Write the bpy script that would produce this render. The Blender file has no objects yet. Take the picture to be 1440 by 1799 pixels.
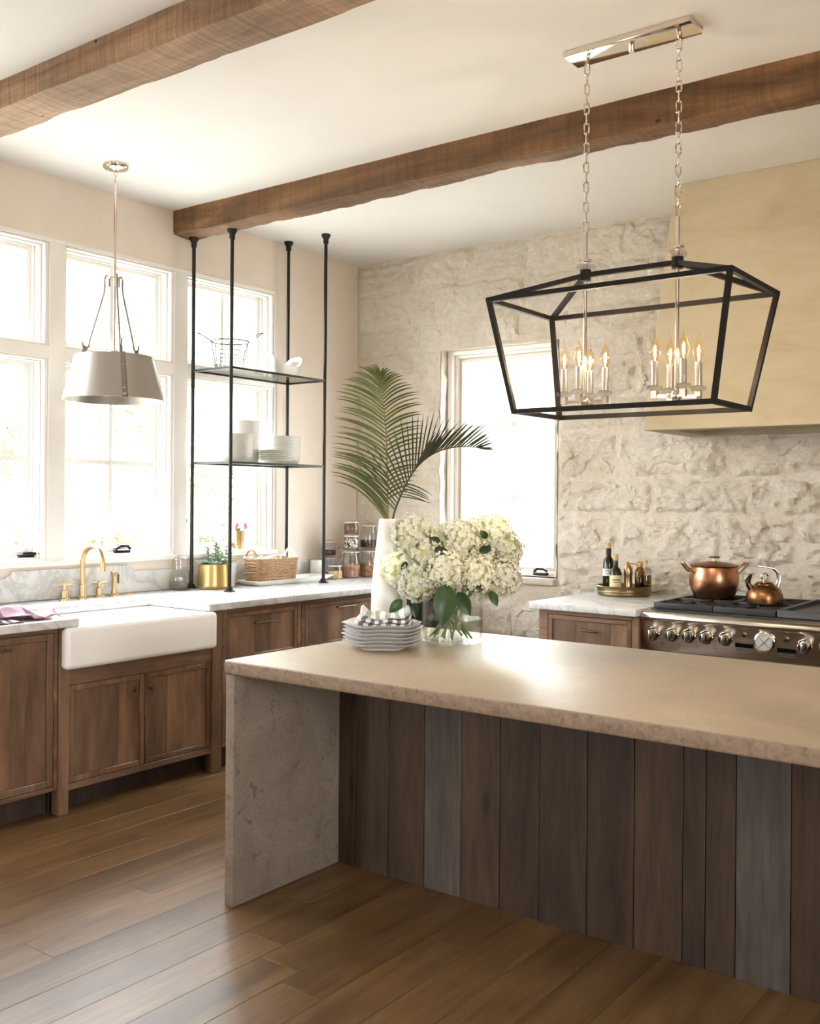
import bpy, bmesh, math, random
from mathutils import Vector, Matrix, noise
random.seed(7)
PI = math.pi
scene = bpy.context.scene
COL = scene.collection

# ------------------------------------------------------------------ camera
cam_d = bpy.data.cameras.new('camera'); cam = bpy.data.objects.new('camera', cam_d); COL.objects.link(cam)
YAW, ROLL = math.radians(36.746), math.radians(0.452)
_r = Vector((math.cos(YAW), math.sin(YAW), 0)); _w = Vector((-math.sin(YAW), math.cos(YAW), 0)); _u = Vector((0, 0, 1))
_r2 = _r*math.cos(ROLL) + _u*math.sin(ROLL); _u2 = -_r*math.sin(ROLL) + _u*math.cos(ROLL)
M = Matrix((( _r2.x, _u2.x, -_w.x, 0.0), (_r2.y, _u2.y, -_w.y, 0.0), (_r2.z, _u2.z, -_w.z, 1.52), (0, 0, 0, 1)))
cam.matrix_world = M
cam_d.sensor_fit = 'HORIZONTAL'; cam_d.sensor_width = 36.0
cam_d.lens = 36.0*1769.63/1440.0
cam_d.shift_y = -24.2/1440.0
cam_d.clip_start = 0.05
scene.camera = cam

# ------------------------------------------------------------------ world, sun, exposure
world = bpy.data.worlds.new('World'); scene.world = world; world.use_nodes = True
wn = world.node_tree.nodes; wl = world.node_tree.links
bg = wn['Background']
SKY = 7.0
tcw = wn.new('ShaderNodeTexCoord'); sep = wn.new('ShaderNodeSeparateXYZ'); wl.new(tcw.outputs['Generated'], sep.inputs[0])
rp = wn.new('ShaderNodeValToRGB'); wl.new(sep.outputs['Z'], rp.inputs[0])
rp.color_ramp.elements[0].position = 0.0; rp.color_ramp.elements[0].color = (1.0, 0.985, 0.955, 1)
rp.color_ramp.elements[1].position = 0.6; rp.color_ramp.elements[1].color = (0.84, 0.92, 1.0, 1)
wl.new(rp.outputs[0], bg.inputs[0]); bg.inputs[1].default_value = SKY
sun_d = bpy.data.lights.new('sun', 'SUN'); sun = bpy.data.objects.new('sun', sun_d); COL.objects.link(sun)
sun_d.energy = 6.5; sun_d.angle = math.radians(2); sun_d.color = (1.0, 0.93, 0.82)
sun.rotation_euler = (math.radians(28), math.radians(22), 0)
sun.location = (0, 0, 12)
vs = scene.view_settings
vs.view_transform = 'Standard'; vs.look = 'None'; vs.gamma = 1.0; vs.use_curve_mapping = False
vs.exposure = 1.97
scene.cycles.max_bounces = 12; scene.cycles.diffuse_bounces = 8; scene.cycles.transparent_max_bounces = 24
scene.cycles.sample_clamp_indirect = 8.0

# ------------------------------------------------------------------ mesh helpers
def wloc(o):
    v = Vector((0, 0, 0))
    while o is not None:
        v += o.location; o = o.parent
    return v

class G:
    """collects verts and faces (world coordinates)"""
    def __init__(s): s.v = []; s.f = []
    def add(s, V, F):
        n = len(s.v); s.v += [tuple(p) for p in V]; s.f += [tuple(i+n for i in q) for q in F]; return s
    def box(s, x0, x1, y0, y1, z0, z1):
        return s.add([(x0,y0,z0),(x1,y0,z0),(x1,y1,z0),(x0,y1,z0),(x0,y0,z1),(x1,y0,z1),(x1,y1,z1),(x0,y1,z1)],
                     [(0,3,2,1),(4,5,6,7),(0,1,5,4),(1,2,6,5),(2,3,7,6),(3,0,4,7)])
    def tube(s, pts, r, n=8, closed=False, cap=True, sq=False):
        pts = [Vector(p) for p in pts]; m = len(pts)
        rr = r if isinstance(r, (list, tuple)) else [r]*m
        V = []; F = []; prev = None
        for i, p in enumerate(pts):
            if closed: t = (pts[(i+1) % m]-pts[i-1])
            else: t = pts[min(i+1, m-1)]-pts[max(i-1, 0)]
            t = t.normalized() if t.length > 1e-9 else Vector((0,0,1))
            if prev is None:
                a = Vector((0,0,1)) if abs(t.z) < 0.9 else Vector((1,0,0))
                nrm = (a - t*a.dot(t)).normalized()
            else:
                nrm = (prev - t*prev.dot(t))
                nrm = nrm.normalized() if nrm.length > 1e-6 else t.orthogonal().normalized()
            prev = nrm; b = t.cross(nrm)
            off = PI/n if sq else 0
            for k in range(n):
                a = 2*PI*k/n+off
                V.append(p + (nrm*math.cos(a) + b*math.sin(a))*rr[i])
        for i in range(m if closed else m-1):
            j = (i+1) % m
            for k in range(n):
                k2 = (k+1) % n
                F.append((i*n+k, i*n+k2, j*n+k2, j*n+k))
        if cap and not closed:
            F.append(tuple(range(n-1, -1, -1))); F.append(tuple((m-1)*n+k for k in range(n)))
        return s.add(V, F)
    def cyl(s, p0, p1, r0, r1=None, n=14): return s.tube([p0, p1], [r0, r0 if r1 is None else r1], n)
    def bar(s, p0, p1, w): return s.tube([p0, p1], w*0.7071, 4, sq=True)
    def lathe(s, prof, n=28, c=(0,0,0), wob=None):
        V = []; F = []; cx, cy, cz = c
        for j, (r, z) in enumerate(prof):
            for k in range(n):
                a = 2*PI*k/n
                rr, zz = (r, z) if wob is None else wob(r, z, a)
                V.append((cx+rr*math.cos(a), cy+rr*math.sin(a), cz+zz))
        for j in range(len(prof)-1):
            for k in range(n):
                k2 = (k+1) % n
                F.append((j*n+k, j*n+k2, (j+1)*n+k2, (j+1)*n+k))
        if prof[0][0] > 1e-4: F.append(tuple(range(n-1, -1, -1)))
        if prof[-1][0] > 1e-4 : F.append(tuple((len(prof)-1)*n+k for k in range(n)))
        return s.add(V, F)
    def lathe_open(s, prof, n=28, c=(0,0,0)):
        k = len(s.f); s.lathe(prof, n, c); s.f = [q for i, q in enumerate(s.f) if i < k or len(q) <= 4]; return s
    def ball(s, c, r, n=12, m=8):
        rx, ry, rz = r if isinstance(r, (tuple, list)) else (r, r, r)
        V = []; F = []
        for j in range(m+1):
            t = PI*j/m
            for k in range(n):
                a = 2*PI*k/n
                V.append((c[0]+rx*math.sin(t)*math.cos(a), c[1]+ry*math.sin(t)*math.sin(a), c[2]+rz*math.cos(t)))
        for j in range(m):
            for k in range(n):
                k2 = (k+1) % n; F.append((j*n+k, (j+1)*n+k, (j+1)*n+k2, j*n+k2))
        return s.add(V, F)
    def prism(s, poly, axis, d0, d1):
        """poly in the plane normal to axis ('x': (y,z), 'y': (x,z), 'z': (x,y))"""
        def P(a, b, d): return {'x': (d,a,b), 'y': (a,d,b), 'z': (a,b,d)}[axis]
        n = len(poly); V = [P(a,b,d0) for a,b in poly]+[P(a,b,d1) for a,b in poly]
        F = [tuple(range(n-1,-1,-1)), tuple(range(n, 2*n))]+[(i,(i+1)%n,n+(i+1)%n,n+i) for i in range(n)]
        return s.add(V, F)
    def grid(s, nu, nv, fn, flip=False):
        V = [fn(i/nu, j/nv) for j in range(nv+1) for i in range(nu+1)]; F = []
        for j in range(nv):
            for i in range(nu):
                a = j*(nu+1)+i; q = (a, a+1, a+nu+2, a+nu+1)
                F.append(q[::-1] if flip else q)
        return s.add(V, F)

def obj(name, g, mat, parent=None, bevel=0, seg=2, smooth=40, weld=False, solid=0):
    off = wloc(parent)
    me = bpy.data.meshes.new(name)
    me.from_pydata([(a-off.x, b-off.y, c-off.z) for a, b, c in g.v], [], g.f)
    bm = bmesh.new(); bm.from_mesh(me)
    if weld: bmesh.ops.remove_doubles(bm, verts=bm.verts, dist=1e-5)
    bmesh.ops.recalc_face_normals(bm, faces=bm.faces)
    if bevel:
        es = [e for e in bm.edges if len(e.link_faces) == 2 and e.calc_face_angle(0) > 0.6]
        bmesh.ops.bevel(bm, geom=es, offset=bevel, segments=seg, profile=0.5, affect='EDGES', clamp_overlap=True)
    bm.to_mesh(me); bm.free()
    for p in me.polygons: p.use_smooth = True
    me.set_sharp_from_angle(angle=math.radians(smooth))
    me.materials.append(MAT[mat] if isinstance(mat, str) else mat)
    o = bpy.data.objects.new(name, me); COL.objects.link(o)
    if parent is not None: o.parent = parent
    if solid:
        md = o.modifiers.new('solid', 'SOLIDIFY'); md.thickness = solid; md.offset = 0
    return o
def tag(o, label, cat, group=None):
    o['label'] = label; o['category'] = cat
    if group: o['group'] = group
    return o
def thing(name, label, cat, loc=(0,0,0), group=None):
    o = bpy.data.objects.new(name, None); COL.objects.link(o); o.location = loc; o.empty_display_size = 0.1
    return tag(o, label, cat, group)
def struct(o): o['kind'] = 'structure'; return o
def sthing(name, loc=(0,0,0)):
    o = bpy.data.objects.new(name, None); COL.objects.link(o); o.location = loc; o.empty_display_size = 0.1
    return struct(o)
def dup(root, loc, label=None, rz=0.0):
    r = root.copy(); COL.objects.link(r); r.location = loc; r.rotation_euler = (0, 0, rz)
    if label: r['label'] = label
    for ch in list(root.children):
        c = ch.copy(); COL.objects.link(c); c.parent = r
        for gch in list(ch.children):
            d = gch.copy(); COL.objects.link(d); d.parent = c
    return r

# ------------------------------------------------------------------ materials
MAT = {}
class NT:
    def __init__(s, name):
        m = bpy.data.materials.new(name); m.use_nodes = True; s.m = m; MAT[name] = m
        s.n = m.node_tree.nodes; s.l = m.node_tree.links
        s.b = s.n['Principled BSDF']; s.out = s.n['Material Output']
    def N(s, t, **kw):
        n = s.n.new('ShaderNode'+t)
        for k, v in kw.items(): setattr(n, k, v)
        return n
    def setp(s, **kw):
        for k, v in kw.items(): s.b.inputs[k.replace('_', ' ')].default_value = v
    def coords(s, scale=(1,1,1), rand=True, world=False):
        tc = s.N('TexCoord'); mp = s.N('Mapping'); mp.inputs['Scale'].default_value = scale
        src = tc.outputs['Object']
        if world: src = s.N('NewGeometry').outputs['Position']
        if rand:
            oi = s.N('ObjectInfo'); vm = s.N('VectorMath', operation='SCALE'); vm.inputs[0].default_value = (7.3, 11.1, 5.7)
            s.l.new(oi.outputs['Random'], vm.inputs['Scale']); va = s.N('VectorMath', operation='ADD')
            s.l.new(src, va.inputs[0]); s.l.new(vm.outputs[0], va.inputs[1]); src = va.outputs[0]
        s.l.new(src, mp.inputs[0]); return mp.outputs[0]
    def noise(s, vec, scale=1, detail=4, rough=0.55, dist=0.0):
        n = s.N('TexNoise'); n.inputs['Scale'].default_value = scale; n.inputs['Detail'].default_value = detail
        n.inputs['Roughness'].default_value = rough; n.inputs['Distortion'].default_value = dist
        s.l.new(vec, n.inputs['Vector']); return n.outputs['Fac']
    def ramp(s, fac, stops):
        r = s.N('ValToRGB'); e = r.color_ramp.elements
        while len(e) < len(stops): e.new(0.5)
        for q, (p, c) in zip(e, stops): q.position = p; q.color = tuple(c)+(1,) if len(c) == 3 else c
        s.l.new(fac, r.inputs[0]); return r.outputs[0]
    def mix(s, a, b, fac, mode='MULTIPLY'):
        m = s.N('MixRGB', blend_type=mode)
        for sock, v in ((m.inputs[0], fac), (m.inputs[1], a), (m.inputs[2], b)):
            if hasattr(v, 'node'): s.l.new(v, sock)
            else: sock.default_value = v if isinstance(v, (int, float)) else tuple(v)+(1,)
        return m.outputs[0]
    def bump(s, h, strength=0.3, dist=0.01):
        b = s.N('Bump'); b.inputs['Strength'].default_value = strength; b.inputs['Distance'].default_value = dist
        s.l.new(h, b.inputs['Height']); s.l.new(b.outputs[0], s.b.inputs['Normal']); return b
    def color(s, c): s.l.new(c, s.b.inputs['Base Color'])
    def jitter(s, c, amt=0.35, sat=0.0):
        oi = s.N('ObjectInfo'); mr = s.N('MapRange'); mr.inputs[3].default_value = 1-amt; mr.inputs[4].default_value = 1+amt
        s.l.new(oi.outputs['Random'], mr.inputs[0]); h = s.N('HueSaturation')
        s.l.new(mr.outputs[0], h.inputs['Value']); s.l.new(c, h.inputs['Color']); return h.outputs[0]

def plain(name, col, rough=0.5, metal=0.0, **kw):
    t = NT(name); t.setp(Base_Color=tuple(col)+(1,), Roughness=rough, Metallic=metal, **kw); return t
def wood(name, cols, scale, rough=0.55, bump=0.25, jit=0.2, fine=60, spots=False, saw=None, knots=False, grain=0.55):
    t = NT(name); v = t.coords(scale); n1 = t.noise(v, 1.0, 6, 0.6, 0.9)
    c = t.ramp(n1, [(0.3, cols[0]), (0.5, cols[1]), (0.72, cols[2])])
    v2 = t.coords(tuple(a*fine/10 for a in scale)); n2 = t.noise(v2, 1.0, 3, 0.6, 0.2)
    c = t.mix(c, t.ramp(n2, [(0.3, (0.55,)*3), (0.65, (1.0,)*3)]), grain)
    v3 = t.coords((2.2, 2.2, 2.2)); n3 = t.noise(v3, 1.0, 3)
    c = t.mix(c, t.ramp(n3, [(0.35, (0.68, 0.66, 0.64)), (0.65, (1.1, 1.08, 1.05))]), 0.7)
    if spots:
        vo = t.N('TexVoronoi'); vo.inputs['Scale'].default_value = 7.0; vv = t.coords((1.0, 1.7, 1.7)); t.l.new(vv, vo.inputs['Vector'])
        sp = t.ramp(vo.outputs['Distance'], [(0.06, (0.12, 0.08, 0.06)), (0.12, (1, 1, 1))])
        nz = t.ramp(t.noise(t.coords((3,3,3)), 1, 2), [(0.5, (0,0,0)), (0.55, (1,1,1))])
        c = t.mix(c, sp, nz)
    if knots:
        vo = t.N('TexVoronoi'); vo.inputs['Scale'].default_value = 1.0; t.l.new(t.coords((7, 7, 2.2)), vo.inputs['Vector'])
        c = t.mix(c, t.ramp(vo.outputs['Distance'], [(0.05, (0.22, 0.17, 0.13)), (0.11, (0.75, 0.7, 0.65)), (0.17, (1, 1, 1))]), 0.8)
        cr = t.noise(t.coords((70, 70, 1.6)), 1.0, 4, 0.6, 0.1); c = t.mix(c, t.ramp(cr, [(0.27, (0.25, 0.2, 0.16)), (0.33, (1, 1, 1))]), 0.8)
    c = t.jitter(c, jit); t.color(c)
    t.setp(Roughness=rough); h = n2
    if saw:
        ns = t.noise(t.coords(saw), 1.0, 3, 0.6, 0.3)
        c = t.mix(c, t.ramp(ns, [(0.35, (0.66, 0.63, 0.6)), (0.6, (1.08, 1.06, 1.04))]), 0.7); t.color(c); h = t.mix(n2, ns, 0.6, 'MIX')
    t.bump(h, bump, 0.006)
    return t

plain('white_trim', (0.80, 0.77, 0.73), 0.4)
t = NT('wall_paint'); t.setp(Roughness=0.8); n = t.noise(t.coords((1,1,1), False), 6, 4)
t.color(t.ramp(n, [(0.3, (0.70, 0.615, 0.54)), (0.7, (0.73, 0.65, 0.57))])); t.bump(t.noise(t.coords((1,1,1), False), 60, 3), 0.06, 0.004)
t = NT('ceiling_paint'); t.setp(Roughness=0.85); n = t.noise(t.coords((1,1,1), False), 3, 3)
t.color(t.ramp(n, [(0.3, (0.71, 0.685, 0.655)), (0.7, (0.73, 0.71, 0.68))])); t.bump(t.noise(t.coords((1,1,1), False), 25, 3), 0.05, 0.004)
t = NT('hood_plaster'); t.setp(Roughness=0.75); n = t.noise(t.coords((1.0, 1.0, 3.0), False), 2.2, 6, 0.62, 0.8)
t.color(t.ramp(n, [(0.28, (0.42, 0.345, 0.225)), (0.5, (0.49, 0.41, 0.28)), (0.75, (0.54, 0.46, 0.33))]))
t.bump(t.noise(t.coords((1,1,2.5), False), 14, 5), 0.12, 0.006)
def stone(name, a, b, c):
    t = NT(name); v = t.coords((1,1,1), False, True); n = t.noise(v, 3.2, 6, 0.65, 0.6); t.setp(Roughness=0.9)
    col = t.ramp(n, [(0.25, a), (0.5, b), (0.75, c)])
    n2 = t.noise(v, 26, 4, 0.6)
    col = t.mix(col, t.ramp(n2, [(0.3, (0.86, 0.82, 0.76)), (0.62, (1.0, 1.0, 1.0))]), 0.6)
    t.color(t.jitter(col, 0.05)); t.bump(t.noise(v, 30, 9, 0.75, 0.4), 1.0, 0.022)
stone('limestone', (0.72, 0.63, 0.51), (0.82, 0.75, 0.655), (0.86, 0.81, 0.74))
stone('mortar', (0.72, 0.63, 0.515), (0.80, 0.725, 0.62), (0.84, 0.78, 0.70))
wood('floor_oak', [(0.115, 0.058, 0.02), (0.185, 0.10, 0.038), (0.265, 0.152, 0.066)], (9, 0.7, 9), 0.4, 0.1, 0.2, 70)
WALNUT = [(0.125, 0.067, 0.04), (0.215, 0.122, 0.074), (0.33, 0.205, 0.128)]
wood('walnut_v', WALNUT, (6, 6, 1.0), 0.42, 0.1, 0.32)
wood('walnut_h', WALNUT, (8, 0.9, 8), 0.42, 0.1, 0.15)
wood('walnut_hx', WALNUT, (0.9, 8, 8), 0.42, 0.1, 0.15)
wood('board_brown', [(0.038, 0.021, 0.012), (0.066, 0.038, 0.021), (0.10, 0.059, 0.034)], (9, 9, 0.8), 0.6, 0.3, 0.25, knots=True, grain=0.75)
wood('board_dark', [(0.025, 0.015, 0.009), (0.046, 0.028, 0.017), (0.072, 0.045, 0.028)], (9, 9, 0.8), 0.6, 0.3, 0.15, knots=True, grain=0.75)
wood('board_grey', [(0.06, 0.05, 0.042), (0.09, 0.077, 0.066), (0.128, 0.111, 0.097)], (9, 9, 0.8), 0.65, 0.35, 0.12, knots=True, grain=0.75)
wood('beam_brown', [(0.10, 0.045, 0.015), (0.20, 0.10, 0.038), (0.32, 0.18, 0.08)], (0.8, 7, 7), 0.75, 0.6, 0.05, 60, True, (45, 4, 4))
wood('beam_tan', [(0.26, 0.155, 0.085), (0.38, 0.245, 0.15), (0.48, 0.33, 0.21)], (0.9, 7, 7), 0.75, 0.6, 0.05, 60, True, (70, 2.5, 2.5))
t = NT('marble'); t.setp(Roughness=0.18); v = t.coords((1,1,1), False)
n = t.noise(v, 2.6, 7, 0.62, 1.6); m1 = t.N('Math', operation='SUBTRACT'); m1.inputs[1].default_value = 0.5; t.l.new(n, m1.inputs[0])
m2 = t.N('Math', operation='ABSOLUTE'); t.l.new(m1.outputs[0], m2.inputs[0])
c = t.ramp(m2.outputs[0], [(0.0, (0.50, 0.50, 0.495)), (0.035, (0.64, 0.64, 0.635)), (0.11, (0.72, 0.715, 0.705))])
t.color(t.mix(c, t.ramp(t.noise(v, 1.3, 3), [(0.35, (0.9, 0.9, 0.91)), (0.6, (1, 1, 1))]), 0.6))
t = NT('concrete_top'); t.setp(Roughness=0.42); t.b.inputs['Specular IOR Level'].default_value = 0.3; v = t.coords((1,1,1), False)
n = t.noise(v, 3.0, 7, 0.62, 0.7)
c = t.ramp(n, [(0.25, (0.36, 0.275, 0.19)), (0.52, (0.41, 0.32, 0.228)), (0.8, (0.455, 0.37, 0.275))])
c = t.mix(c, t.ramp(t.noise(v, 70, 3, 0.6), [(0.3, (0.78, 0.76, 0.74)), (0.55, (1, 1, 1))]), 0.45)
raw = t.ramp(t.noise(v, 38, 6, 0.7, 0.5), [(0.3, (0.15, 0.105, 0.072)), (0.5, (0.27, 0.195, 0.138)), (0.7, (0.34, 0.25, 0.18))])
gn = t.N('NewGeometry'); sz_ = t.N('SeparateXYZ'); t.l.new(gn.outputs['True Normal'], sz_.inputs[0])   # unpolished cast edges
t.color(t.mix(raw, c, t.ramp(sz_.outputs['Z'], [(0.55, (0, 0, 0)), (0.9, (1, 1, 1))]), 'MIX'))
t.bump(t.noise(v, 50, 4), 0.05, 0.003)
t = NT('concrete_raw'); t.setp(Roughness=0.7); v = t.coords((1,1,1), False)
c = t.ramp(t.noise(v, 4.0, 7, 0.62, 0.7), [(0.28, (0.16, 0.12, 0.085)), (0.52, (0.225, 0.178, 0.132)), (0.78, (0.29, 0.235, 0.178))])
c = t.mix(c, t.ramp(t.noise(v, 22, 4, 0.6, 0.3), [(0.30, (0.5, 0.46, 0.42)), (0.40, (1, 1, 1))]), 0.75)
c = t.mix(c, t.ramp(t.noise(v, 90, 3, 0.6), [(0.34, (0.62, 0.6, 0.58)), (0.52, (1, 1, 1))]), 0.6); t.color(c)
t.bump(t.noise(v, 60, 5), 0.35, 0.004)
plain('fireclay', (0.88, 0.865, 0.85), 0.12)
plain('white_ceramic', (0.80, 0.79, 0.77), 0.22)
plain('matte_white', (0.82, 0.80, 0.77), 0.42)
plain('stoneware', (0.66, 0.645, 0.62), 0.35)
plain('rim_grey', (0.36, 0.35, 0.37), 0.4)
plain('black_iron', (0.012, 0.011, 0.011), 0.38, 0.4)
plain('cast_iron', (0.03, 0.03, 0.033), 0.5, 0.3)
plain('griddle_steel', (0.10, 0.10, 0.105), 0.35, 0.9)
plain('bronze', (0.022, 0.016, 0.013), 0.35, 0.6)
plain('frame_bronze', (0.008, 0.006, 0.005), 0.55, 0.0, Specular_IOR_Level=0.25)
plain('nickel', (0.80, 0.735, 0.655), 0.1, 1.0)
plain('pewter', (0.43, 0.40, 0.36), 0.42, 1.0)
plain('pewter_dark', (0.26, 0.24, 0.215), 0.45, 1.0)
plain('brass', (0.58, 0.41, 0.22), 0.34, 1.0)
plain('aged_brass', (0.20, 0.15, 0.08), 0.36, 1.0)
plain('pull_bronze', (0.14, 0.10, 0.06), 0.4, 0.9)
t = plain('gold_leaf', (0.62, 0.43, 0.17), 0.33, 1.0); t.bump(t.noise(t.coords((2,2,30)), 1, 3), 0.25, 0.006)
t = NT('copper'); t.setp(Metallic=1.0, Roughness=0.3); n = t.noise(t.coords((1,1,1)), 14, 5, 0.6, 0.6)
t.color(t.ramp(n, [(0.3, (0.30, 0.13, 0.07)), (0.6, (0.55, 0.27, 0.16))]))
t = NT('copper_aged'); t.setp(Metallic=1.0, Roughness=0.33); n = t.noise(t.coords((1,1,1)), 20, 5, 0.6, 0.6)
t.color(t.ramp(n, [(0.3, (0.13, 0.055, 0.025)), (0.6, (0.32, 0.16, 0.07))]))
t = NT('stainless'); t.setp(Metallic=1.0, Roughness=0.3); n = t.noise(t.coords((2, 60, 60), False), 1, 3)
t.color(t.ramp(n, [(0.3, (0.47, 0.425, 0.37)), (0.7, (0.53, 0.485, 0.43))]))
plain('dial_face', (0.62, 0.6, 0.57), 0.25, 0.3)
plain('black_glass', (0.004, 0.004, 0.004), 0.12)
plain('dark_gap', (0.01, 0.009, 0.008), 0.8)
def thin_glass(name, tint=(1,1,1), spec=1.0, ior=1.45, rough=0.0):
    t = NT(name); t.n.remove(t.b); tr = t.N('BsdfTransparent'); tr.inputs[0].default_value = tuple(tint)+(1,)
    gl = t.N('BsdfGlossy'); gl.inputs['Roughness'].default_value = rough; lw = t.N('LayerWeight'); lw.inputs[0].default_value = 0.5
    pw = t.N('Math', operation='POWER'); pw.inputs[1].default_value = 4.0; t.l.new(lw.outputs['Facing'], pw.inputs[0])
    ma = t.N('MapRange'); ma.inputs[3].default_value = ((ior-1)/(ior+1))**2; ma.inputs[4].default_value = 0.55*spec; t.l.new(pw.outputs[0], ma.inputs[0])
    mx = t.N('MixShader'); t.l.new(ma.outputs[0], mx.inputs[0])
    t.l.new(tr.outputs[0], mx.inputs[1]); t.l.new(gl.outputs[0], mx.inputs[2]); t.l.new(mx.outputs[0], t.out.inputs[0])
thin_glass('pane_glass', (0.98, 0.99, 0.985), ior=1.25)
thin_glass('jar_glass', (0.88, 0.88, 0.86), ior=1.7)
thin_glass('vase_glass', (0.97, 0.978, 0.972), ior=1.5, spec=1.3)
thin_glass('water', (0.96, 0.975, 0.955), ior=1.2, spec=0.4)
thin_glass('shelf_glass', (0.62, 0.64, 0.58), ior=1.6)
thin_glass('bulb_glass', (1.0, 0.90, 0.72), ior=1.5)
thin_glass('crystal', (0.86, 0.86, 0.85), ior=1.9)
thin_glass('oil_glass', (0.55, 0.40, 0.13), ior=1.5)
plain('bottle_dark', (0.012, 0.016, 0.004), 0.1)
t = NT('filament'); t.setp(Base_Color=(0,0,0,1)); t.b.inputs['Emission Color'].default_value = (1.0, 0.72, 0.36, 1); t.b.inputs['Emission Strength'].default_value = 22.0
def leaf(name, c1, c2, rough=0.45, trans=0.35):
    t = NT(name); n = t.noise(t.coords((6,6,6)), 1, 4); c = t.jitter(t.ramp(n, [(0.3, c1), (0.7, c2)]), 0.2)
    t.color(c); t.setp(Roughness=rough)
    tl = t.N('BsdfTranslucent'); t.l.new(c, tl.inputs[0]); mx = t.N('MixShader'); mx.inputs[0].default_value = trans
    t.l.new(t.b.outputs[0], mx.inputs[1]); t.l.new(tl.outputs[0], mx.inputs[2]); t.l.new(mx.outputs[0], t.out.inputs[0])
leaf('palm_leaf', (0.05, 0.075, 0.014), (0.13, 0.145, 0.035))
leaf('palm_leaf_dark', (0.022, 0.024, 0.012), (0.055, 0.065, 0.025), 0.5, 0.15)
plain('palm_rib', (0.22, 0.17, 0.06), 0.5)
plain('palm_rib_dark', (0.05, 0.05, 0.02), 0.5)
leaf('hydrangea_leaf', (0.018, 0.05, 0.014), (0.045, 0.10, 0.03), 0.4, 0.15)
leaf('stem_green', (0.16, 0.24, 0.07), (0.27, 0.36, 0.13), 0.5, 0.1)
leaf('petal', (0.90, 0.90, 0.72), (0.95, 0.945, 0.89), 0.6, 0.25)
plain('petal_core', (0.62, 0.65, 0.36), 0.7)
leaf('succulent', (0.08, 0.14, 0.06), (0.20, 0.28, 0.14), 0.5, 0.2)
leaf('succulent_grey', (0.22, 0.27, 0.23), (0.36, 0.42, 0.36), 0.5, 0.2)
plain('pink_petal', (0.60, 0.16, 0.22), 0.6)
leaf('garden_leaf', (0.19, 0.235, 0.125), (0.31, 0.35, 0.22), 0.6, 0.3)
leaf('garden_leaf_warm', (0.27, 0.235, 0.14), (0.38, 0.32, 0.21), 0.6, 0.3)
leaf('hill_grass', (0.10, 0.11, 0.075), (0.155, 0.155, 0.115), 0.9, 0.05)
plain('bark', (0.16, 0.12, 0.09), 0.9)
t = NT('gravel'); t.setp(Roughness=0.95); t.color(t.ramp(t.noise(t.coords((1,1,1), False), 0.7, 6), [(0.3, (0.30, 0.28, 0.24)), (0.7, (0.44, 0.415, 0.37))]))
t = NT('wicker'); t.setp(Roughness=0.75); n = t.noise(t.coords((40, 40, 90)), 1, 3)
t.color(t.ramp(n, [(0.3, (0.27, 0.155, 0.075)), (0.7, (0.55, 0.36, 0.2))]))
t = NT('linen'); t.setp(Roughness=0.9); t.color(t.ramp(t.noise(t.coords((1,1,1)), 30, 3), [(0.3, (0.74, 0.71, 0.67)), (0.7, (0.82, 0.79, 0.75))]))
def striped(name, a, b, period, vx):
    t = NT(name); t.setp(Roughness=0.9); u = t.N('UVMap'); sx = t.N('SeparateXYZ'); t.l.new(u.outputs[0], sx.inputs[0])
    m = t.N('Math', operation='MULTIPLY'); m.inputs[1].default_value = period; t.l.new(sx.outputs[vx], m.inputs[0])
    f = t.N('Math', operation='FRACT'); t.l.new(m.outputs[0], f.inputs[0])
    r = t.ramp(f.outputs[0], [(0.0, a), (0.5 if name != 'towel_purple' else 0.72, b)]); r.node.color_ramp.interpolation = 'CONSTANT'; t.color(r)
striped('napkin_check', (0.78, 0.76, 0.74), (0.17, 0.17, 0.19), 6, 0)
striped('napkin_green', (0.80, 0.79, 0.76), (0.38, 0.43, 0.38), 5, 0)
striped('towel_purple', (0.40, 0.25, 0.31), (0.13, 0.03, 0.055), 2.5, 0)
plain('label_white', (0.62, 0.62, 0.66), 0.6); plain('label_cream', (0.66, 0.61, 0.36), 0.6); plain('ink', (0.08, 0.08, 0.09), 0.7)
plain('cork', (0.50, 0.37, 0.2), 0.8)
for nm, a, b in (('beans', (0.05, 0.015, 0.02), (0.10, 0.03, 0.035)), ('oats', (0.50, 0.34, 0.15), (0.68, 0.52, 0.28)), ('lentils', (0.40, 0.19, 0.12), (0.50, 0.27, 0.18)),
                 ('seeds', (0.03, 0.03, 0.03), (0.75, 0.72, 0.65)), ('spice', (0.10, 0.06, 0.035), (0.19, 0.12, 0.075)), ('nuts', (0.30, 0.13, 0.06), (0.50, 0.28, 0.16)), ('soil', (0.10, 0.075, 0.06), (0.2, 0.16, 0.14))):
    t = NT(nm); t.setp(Roughness=0.8); vo = t.N('TexVoronoi'); vo.inputs['Scale'].default_value = 110 if nm != 'lentils' else 300
    t.l.new(t.coords((1,1,1)), vo.inputs['Vector']); sx = t.N('SeparateXYZ'); t.l.new(vo.outputs['Color'], sx.inputs[0])
    t.color(t.ramp(sx.outputs[0], [(0.3, a), (0.7, b)])); t.bump(vo.outputs['Distance'], 0.6, 0.004)

# ------------------------------------------------------------------ the setting
XW, YS, ZC = -5.02, 6.03, 3.324        # window wall, stone wall, ceiling
XR, YF = 3.2, -2.6                      # walls beside and behind the camera, each with an opening added for fill light
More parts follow.
